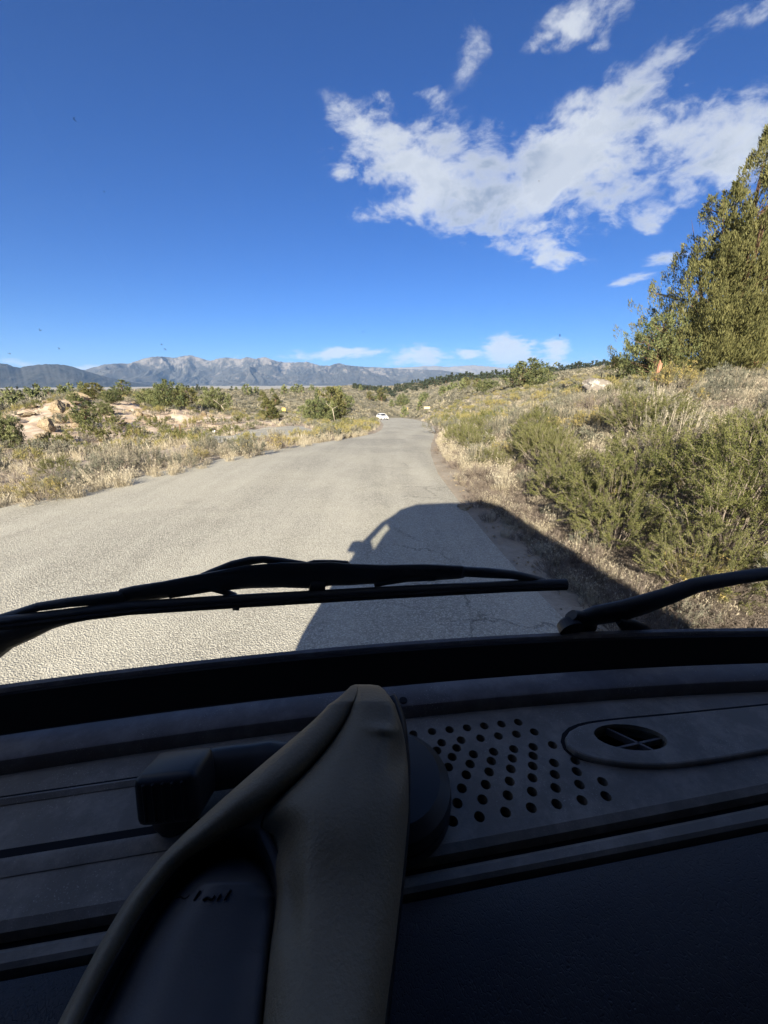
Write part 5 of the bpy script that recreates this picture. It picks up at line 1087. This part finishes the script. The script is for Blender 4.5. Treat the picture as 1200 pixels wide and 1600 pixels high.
# ---- body shell
def shell(name, quads, m=M_body, th=.03):
    bm = bmesh.new()
    for q in quads: bm.faces.new([bm.verts.new(v) for v in q])
    bmesh.ops.remove_doubles(bm, verts=bm.verts, dist=.0005); me = bm_mesh(name, bm); o = link(name, me, [m], van); md = o.modifiers.new('t', 'SOLIDIFY'); md.thickness = th; md.offset = 0; return o
def hw(z): return float(np.interp(z, [.35, .9, 1.75, 2.1, 2.33, 2.42], [.92, 1.0, 1.02, .93, .74, .50]))
CX = .2; RY0, RB = .10, -3.9
def side(sx, z0, z1, y0a, y1a, y0b, y1b): x0, x1 = CX + sx * hw(z0), CX + sx * hw(z1); return [(x0, y0a, z0), (x0, y1a, z0), (x1, y1b, z1), (x1, y0b, z1)]
def yp(z): return float(yb(.2)) - (max(z, ZG) - ZG) * GS - .10
BELT, WT = 1.86, 2.14; BP = -.30
for sx, nm in ((-1, 'side_panel'), (1, 'side_panel')):
    q = [side(sx, .35, .9, RB, .50, RB, .54), side(sx, .9, 1.45, RB, .54, RB, .40), side(sx, 1.45, BELT, RB, .30, RB, .12), side(sx, BELT, 2.1, RB, BP, RB, BP), side(sx, 2.1, WT, RB, BP, RB, BP), side(sx, WT, 2.33, RB, .02, RB, .02), side(sx, 2.33, 2.42, RB, .04, RB, .06)]
    shell(nm, q)
    bm = bmesh.new(); P = [Vector((CX + sx * (hw(z) - .035), yp(z) + .02, z)) for z in (1.42, 1.6, 1.75, 1.95, 2.1, 2.24, 2.33)]; sweep(bm, P, [.040] * 7, [.055] * 7, Vector((1, 0, 0)), Vector((0, 1, 0)), 10); link('windscreen_pillar', bm_mesh('windscreen_pillar', bm, True), M_body, van)
    bm = bmesh.new(); mx = CX + sx * 1.07; box_bm(bm, (mx - sx * .01, .26, 1.70), (.13, .07, .13), None, .03, 3); box_bm(bm, (mx - sx * .06, .24, 1.66), (.10, .04, .05), None, .008); link('wing_mirror', bm_mesh('wing_mirror', bm, True), M_body, van)
shell('roof', [[(CX - .50, RB, 2.42), (CX + .50, RB, 2.42), (CX + .50, .06, 2.42), (CX - .50, .06, 2.42)], [(CX - .50, .06, 2.42), (CX + .50, .06, 2.42), (CX + .56, .10, 2.27), (CX - .56, .10, 2.27)], [(CX + .50, .06, 2.42), (CX + .74, .04, 2.33), (CX + .80, .02, 2.25), (CX + .56, .10, 2.27)], [(CX - .50, .06, 2.42), (CX - .74, .04, 2.33), (CX - .80, .02, 2.25), (CX - .56, .10, 2.27)]])
shell('rear_panel', [[(CX - 1, RB, .35), (CX + 1, RB, .35), (CX + 1, RB, 2.1), (CX - 1, RB, 2.1)], [(CX - 1, RB, 2.1), (CX + 1, RB, 2.1), (CX + .5, RB, 2.42), (CX - .5, RB, 2.42)]])
shell('cabin_bulkhead', [[(CX - .98, -1.2, .4), (CX + .98, -1.2, .4), (CX + .98, -1.2, 2.1), (CX - .98, -1.2, 2.1)], [(CX - .98, -1.2, 2.1), (CX + .98, -1.2, 2.1), (CX + .5, -1.2, 2.4), (CX - .5, -1.2, 2.4)]], M_in)
shell('floor_pan', [[(CX - .92, RB, .38), (CX + .92, RB, .38), (CX + .92, .5, .38), (CX - .92, .5, .38)]], M_in)
nose = []; nx = np.linspace(-.80, 1.20, 26)
for a, b in zip(nx[:-1], nx[1:]):
    def pt(x, z, dy): return (x, float(yb(x)) + dy - .10 * abs((x - CX) / 1.0) ** 6, z)
    for (z0, d0, z1, d1) in ((.35, .10, 1.0, .13), (1.0, .13, 1.25, .10), (1.25, .10, 1.42, .035), (1.42, .035, 1.468, .020)): nose.append([pt(a, z0, d0), pt(b, z0, d0), pt(b, z1, d1), pt(a, z1, d1)])
shell('nose_panel', nose, M_body, .012)
for sx in (-1, 1):
    bm = bmesh.new(); x0 = CX + sx * (hw(1.75) - .01); x1 = CX + sx * (hw(WT) - .01)
    me = mesh_np('side_window', np.array([(x0, BP, BELT), (x0, .12, BELT), (x1, -.03, WT), (x1, BP, WT)]), np.array([[0, 1, 2, 3]])); link('side_window', me, M_glass, van)
    for y in (-.1, -3.1):
        bm = bmesh.new(); cyl_bm(bm, (CX + sx * .70, y, .34), (CX + sx * .95, y, .34), .34, seg=26); link('wheel', bm_mesh('wheel', bm), M_tyre, van)

# ------------------------------------------------------------------ mount and cradle on the dash
base = at_z(610, 1247, 1.47); mnt = tag(empty('dash_mount', tuple(base)), 'black suction-cup phone mount on the dash, half hidden behind the steering wheel', 'phone mount')
MI = Matrix.Translation(-Vector(base))
def mpart(name, bm, m, parent=None, sm=True, split=40):
    me = bm_mesh(name, bm, sm); o = link(name, me, m, parent or mnt)
    if parent is None: me.transform(MI)
    else: me.transform(MI)
    if sm: md = o.modifiers.new('s', 'EDGE_SPLIT'); md.split_angle = rad(split)
    return o
M_taupe = mat('taupe_soft_touch', (.075, .064, .05), .55, spec=.35, build=m_plast((.19, .148, .092), 420, .5, b_=.8))
M_pad = mat('dark_pad', (.035, .038, .048), .6, spec=.35, build=m_plast((.075, .07, .068), 900, .5))
M_shell = mat('black_plastic', (.014, .014, .016), .45, spec=.45)
bm = bmesh.new(); b3 = Vector(base); R0 = .050
for (r0, r1, z0, z1) in ((R0, R0 * .99, -.002, .006), (R0 * .95, R0 * .95, .006, .010), (R0 * 1.0, R0 * .97, .010, .020), (R0 * .97, R0 * .80, .020, .027), (R0 * .80, R0 * .3, .027, .030)): cyl_bm(bm, b3 + Vector((0, 0, z0)), b3 + Vector((0, 0, z1)), r0, r1, 40)
mpart('suction_base', bm, M_shell, split=30)
def cpath(pts, sm_=3, n=40):
    """px, py, half width px, depth m, half thickness m -> smooth world path"""
    P = np.array(pts, float); d = np.r_[0, np.cumsum(np.hypot(*np.diff(P[:, :2], axis=0).T))]; t = np.linspace(0, d[-1], n); Q = np.stack([np.interp(t, d, P[:, k]) for k in range(5)], 1)
    for _ in range(sm_):
        Q[1:-1] = .25 * Q[:-2] + .5 * Q[1:-1] + .25 * Q[2:]
    return Q
def cam_sweep(bm, Q, power=2.2, seg=26, twist=0.0):
    W3 = [Vector(at_depth(q[0], q[1], q[3])) for q in Q]; ws = [q[2] * q[3] / F for q in Q]; hs = [q[4] for q in Q]; sd_ = []; nn = []
    for i, q in enumerate(Q):
        t = (W3[min(i + 1, len(Q) - 1)] - W3[max(i - 1, 0)]).normalized(); vw = (W3[i] - Vector(CAM)).normalized(); s_ = vw.cross(t).normalized(); n_ = t.cross(s_).normalized(); sd_.append(s_); nn.append(n_)
    sweep(bm, W3, ws, hs, sd_, nn, seg, power)
# ---- the padded wheel: one sculpted relief with real depth, in three parts that meet in creases
whl = tag(empty('steering_wheel', tuple(at_depth(430, 1350, .27))), 'taupe padded steering wheel seen end-on, seamed at its tip, with a dark domed hub', 'steering wheel')
WI = Matrix.Translation(-Vector(at_depth(430, 1350, .27)))
def ip(y, pts): a_ = np.array(pts, float); return np.interp(y, a_[:, 0], a_[:, 1])
YS = np.r_[np.linspace(1069.5, 1100, 24), np.linspace(1102, 1720, 210)]
def smc(v, k=7): 
    q = np.pad(v, k, mode='edge'); w_ = np.hanning(2 * k + 1); return np.convolve(q, w_ / w_.sum(), 'valid')
xl = ip(YS, [(1069, 556), (1072, 548), (1080, 540), (1100, 519), (1140, 474), (1200, 402), (1260, 334), (1330, 258), (1400, 200), (1470, 158), (1560, 110), (1640, 70), (1720, 30)])
xr = ip(YS, [(1069, 574), (1071, 592), (1078, 601), (1092, 612), (1120, 624), (1150, 632), (1200, 638), (1260, 639), (1320, 634), (1400, 626), (1480, 617), (1560, 606), (1640, 596), (1720, 585)])
xs1 = ip(YS, [(1069, 560), (1085, 558), (1110, 550), (1140, 533), (1180, 503), (1215, 470), (1250, 430), (1285, 396), (1300, 368), (1318, 328), (1342, 288), (1400, 240), (1440, 214), (1490, 186), (1550, 152), (1640, 110), (1720, 72)])
xs2_ = ip(YS, [(1069, 560), (1085, 558), (1110, 550), (1140, 533), (1180, 503), (1215, 470), (1250, 430), (1285, 399), (1300, 401), (1320, 412), (1350, 430), (1400, 434), (1440, 428), (1490, 420), (1550, 414), (1640, 406), (1720, 398)])
for nm_ in ('xl', 'xs1', 'xs2_'): globals()[nm_] = np.r_[globals()[nm_][:10], smc(smc(globals()[nm_], 12), 12)[10:]]
xr = np.r_[xr[:10], smc(xr, 12)[10:]]; 
hubl = ip(YS, [(1336, 370), (1342, 345), (1352, 322), (1370, 298), (1400, 268), (1440, 238), (1490, 208), (1560, 172), (1640, 130), (1720, 95)]); hubr = ip(YS, [(1336, 374), (1342, 394), (1352, 408), (1370, 420), (1400, 428), (1440, 426), (1490, 420), (1560, 414), (1640, 406), (1720, 400)])
D0 = np.polyval(np.polyfit([1069, 1200, 1300, 1400, 1500, 1600, 1720], [.302, .270, .245, .222, .201, .183, .165], 2), YS)
def relief(name, a_, b_, fn, n, m, th=.005):
    uu = (1 - np.cos(np.linspace(0, math.pi, n))) / 2; Xp = a_[:, None] * (1 - uu) + b_[:, None] * uu; Yp = np.broadcast_to(YS[:, None], Xp.shape); h = fn(Xp, Yp, uu[None, :], (b_ - a_)[:, None])
    end = np.sqrt(np.clip((Yp - 1069.5) / 26, 0, 1)); dep = D0[:, None] + .020 * (1 - end) - h * (.25 + .75 * end)
    R3 = CF * F + CR * (Xp[..., None] - 600) - CU * (Yp[..., None] - 800); Vv = (CAM + R3 * (dep / F)[..., None]).reshape(-1, 3)
    nr_ = len(YS); f_ = np.stack([np.add.outer(np.arange(nr_ - 1) * n, np.arange(n - 1)) + o for o in (0, n, n + 1, 1)], -1).reshape(-1, 4)
    me = mesh_np(name, Vv, f_, smooth=True); me.transform(WI); o = link(name, me, m, whl); md = o.modifiers.new('t', 'SOLIDIFY'); md.thickness = th; md.offset = -1; return o
wm = lambda w: w * .24 / F
def g2(X_, Y_, cx, cy, sx, sy, rot=0.): c, s_ = math.cos(rot), math.sin(rot); u = (X_ - cx) * c + (Y_ - cy) * s_; v = -(X_ - cx) * s_ + (Y_ - cy) * c; return np.exp(-(u / sx) ** 2 - (v / sy) ** 2)
def f_left(X_, Y_, u, w):
    p_ = np.clip(1 - np.abs(2 * u - 1) ** 2.4, 0, 1) ** .55; split = sstep(1240, 1400, Y_)
    return wm(w) * .46 * p_ - .004 * split * u ** 3 - .006 * g2(X_, Y_, 372, 1290, 50, 26, -.6) * 1
def f_right(X_, Y_, u, w):
    p_ = np.clip(1 - np.abs(2 * u - 1) ** 3.0, 0, 1) ** .5
    h = .032 * np.tanh(wm(w) * .40 / .032) * p_
    h = h - .020 * g2(X_, Y_, 430, 1312, 34, 44, .35) - .006 * g2(X_, Y_, 455, 1400, 16, 70) 
    h = h - .010 * g2(X_, Y_, 632, 1175, 22, 40, .25) + .003 * g2(X_, Y_, 600, 1140, 26, 9, .1)
    return h
def f_mid(X_, Y_, u, w):
    open_ = sstep(1290, 1345, Y_); base_ = -.026 * open_ * np.clip(1 - np.abs(2 * u - 1) ** 5, 0, 1)
    hl, hr = hubl[:, None], hubr[:, None]; rho = np.abs((X_ - (hl + hr) / 2) / np.maximum((hr - hl) / 2, 1)); dome = np.clip(1 - rho ** 3.5, 0, 1) ** .6 * np.clip((Y_ - 1336) / 44, 0, 1) ** .5
    return base_ + dome * .034
relief('rim_pad', xl, xs1, f_left, 34, M_taupe); relief('spoke_pad', xs2_, xr, f_right, 64, M_taupe); pad = relief('hub_pad', xs1, xs2_, f_mid, 60, M_pad)
def wpart(name, bm, m, parent=None):
    me = bm_mesh(name, bm, True); me.transform(WI); return link(name, me, m, parent or whl)
bm = bmesh.new(); cam_sweep(bm, cpath([(608, 1088, 10, .310, .006), (622, 1125, 13, .303, .008), (628, 1200, 14, .288, .010), (628, 1300, 12, .262, .010), (618, 1400, 12, .236, .008), (604, 1520, 12, .211, .007), (588, 1700, 12, .180, .006)], 2, 50)); wpart('rim_shell', bm, M_shell)
def hub_d(x, y):
    k = int(np.argmin(np.abs(YS - y))); rho = abs((x - (hubl[k] + hubr[k]) / 2) / ((hubr[k] - hubl[k]) / 2)); return float(D0[k] - (-.026 * float(sstep(1290, 1345, y)) + (1 - min(1, rho) ** 3.5) ** .6 * min(1, (y - 1336) / 44) ** .5 * .034) - .0004)
# faint moulded lettering strokes on the hub (not legible in the photo either)
for k, st in enumerate([[(274, 1404), (281, 1397), (289, 1402), (297, 1396)], [(303, 1404), (309, 1394), (313, 1388)], [(317, 1403), (324, 1398), (330, 1404), (336, 1396)], [(339, 1404), (345, 1394)], [(351, 1403), (357, 1392), (361, 1388)]]):
    bm = bmesh.new(); cam_sweep(bm, cpath([(x, y + 3, 1.4, hub_d(x, y + 3), .0012) for x, y in st], 1, 10), seg=6); wpart('moulded_letter', bm, M_grv, pad)
# arm and knob left of the cradle
bm = bmesh.new(); cam_sweep(bm, cpath([(520, 1190, 34, .345, .016), (440, 1195, 32, .340, .018), (415, 1193, 34, .338, .019), (400, 1192, 29, .337, .017), (340, 1200, 30, .330, .017), (300, 1206, 26, .326, .016), (285, 1210, 18, .325, .012)], 1, 40), 2.8); mpart('arm', bm, M_shell, split=25)
bm = bmesh.new(); c = Vector(at_depth(277, 1226, .30)); Rm = Matrix((Vector(CR), Vector(CF), Vector(CU))).transposed() @ Matrix.Rotation(-.10, 3, 'Y')
box_bm(bm, c, (.046, .036, .037), Rm, .006, 3)
for k in range(5): box_bm(bm, c + Rm @ Vector((-.014 + .007 * k, -.018, 0)), (.0025, .002, .028), Rm, .0008, 1)
mpart('knob', bm, M_shell, split=30)
bm = bmesh.new(); a = Vector(at_depth(276, 1262, .31)); b = Vector(at_depth(285, 1305, .335)); cyl_bm(bm, a, b, .018, .010, 20); mpart('knob_neck', bm, M_shell, split=40)
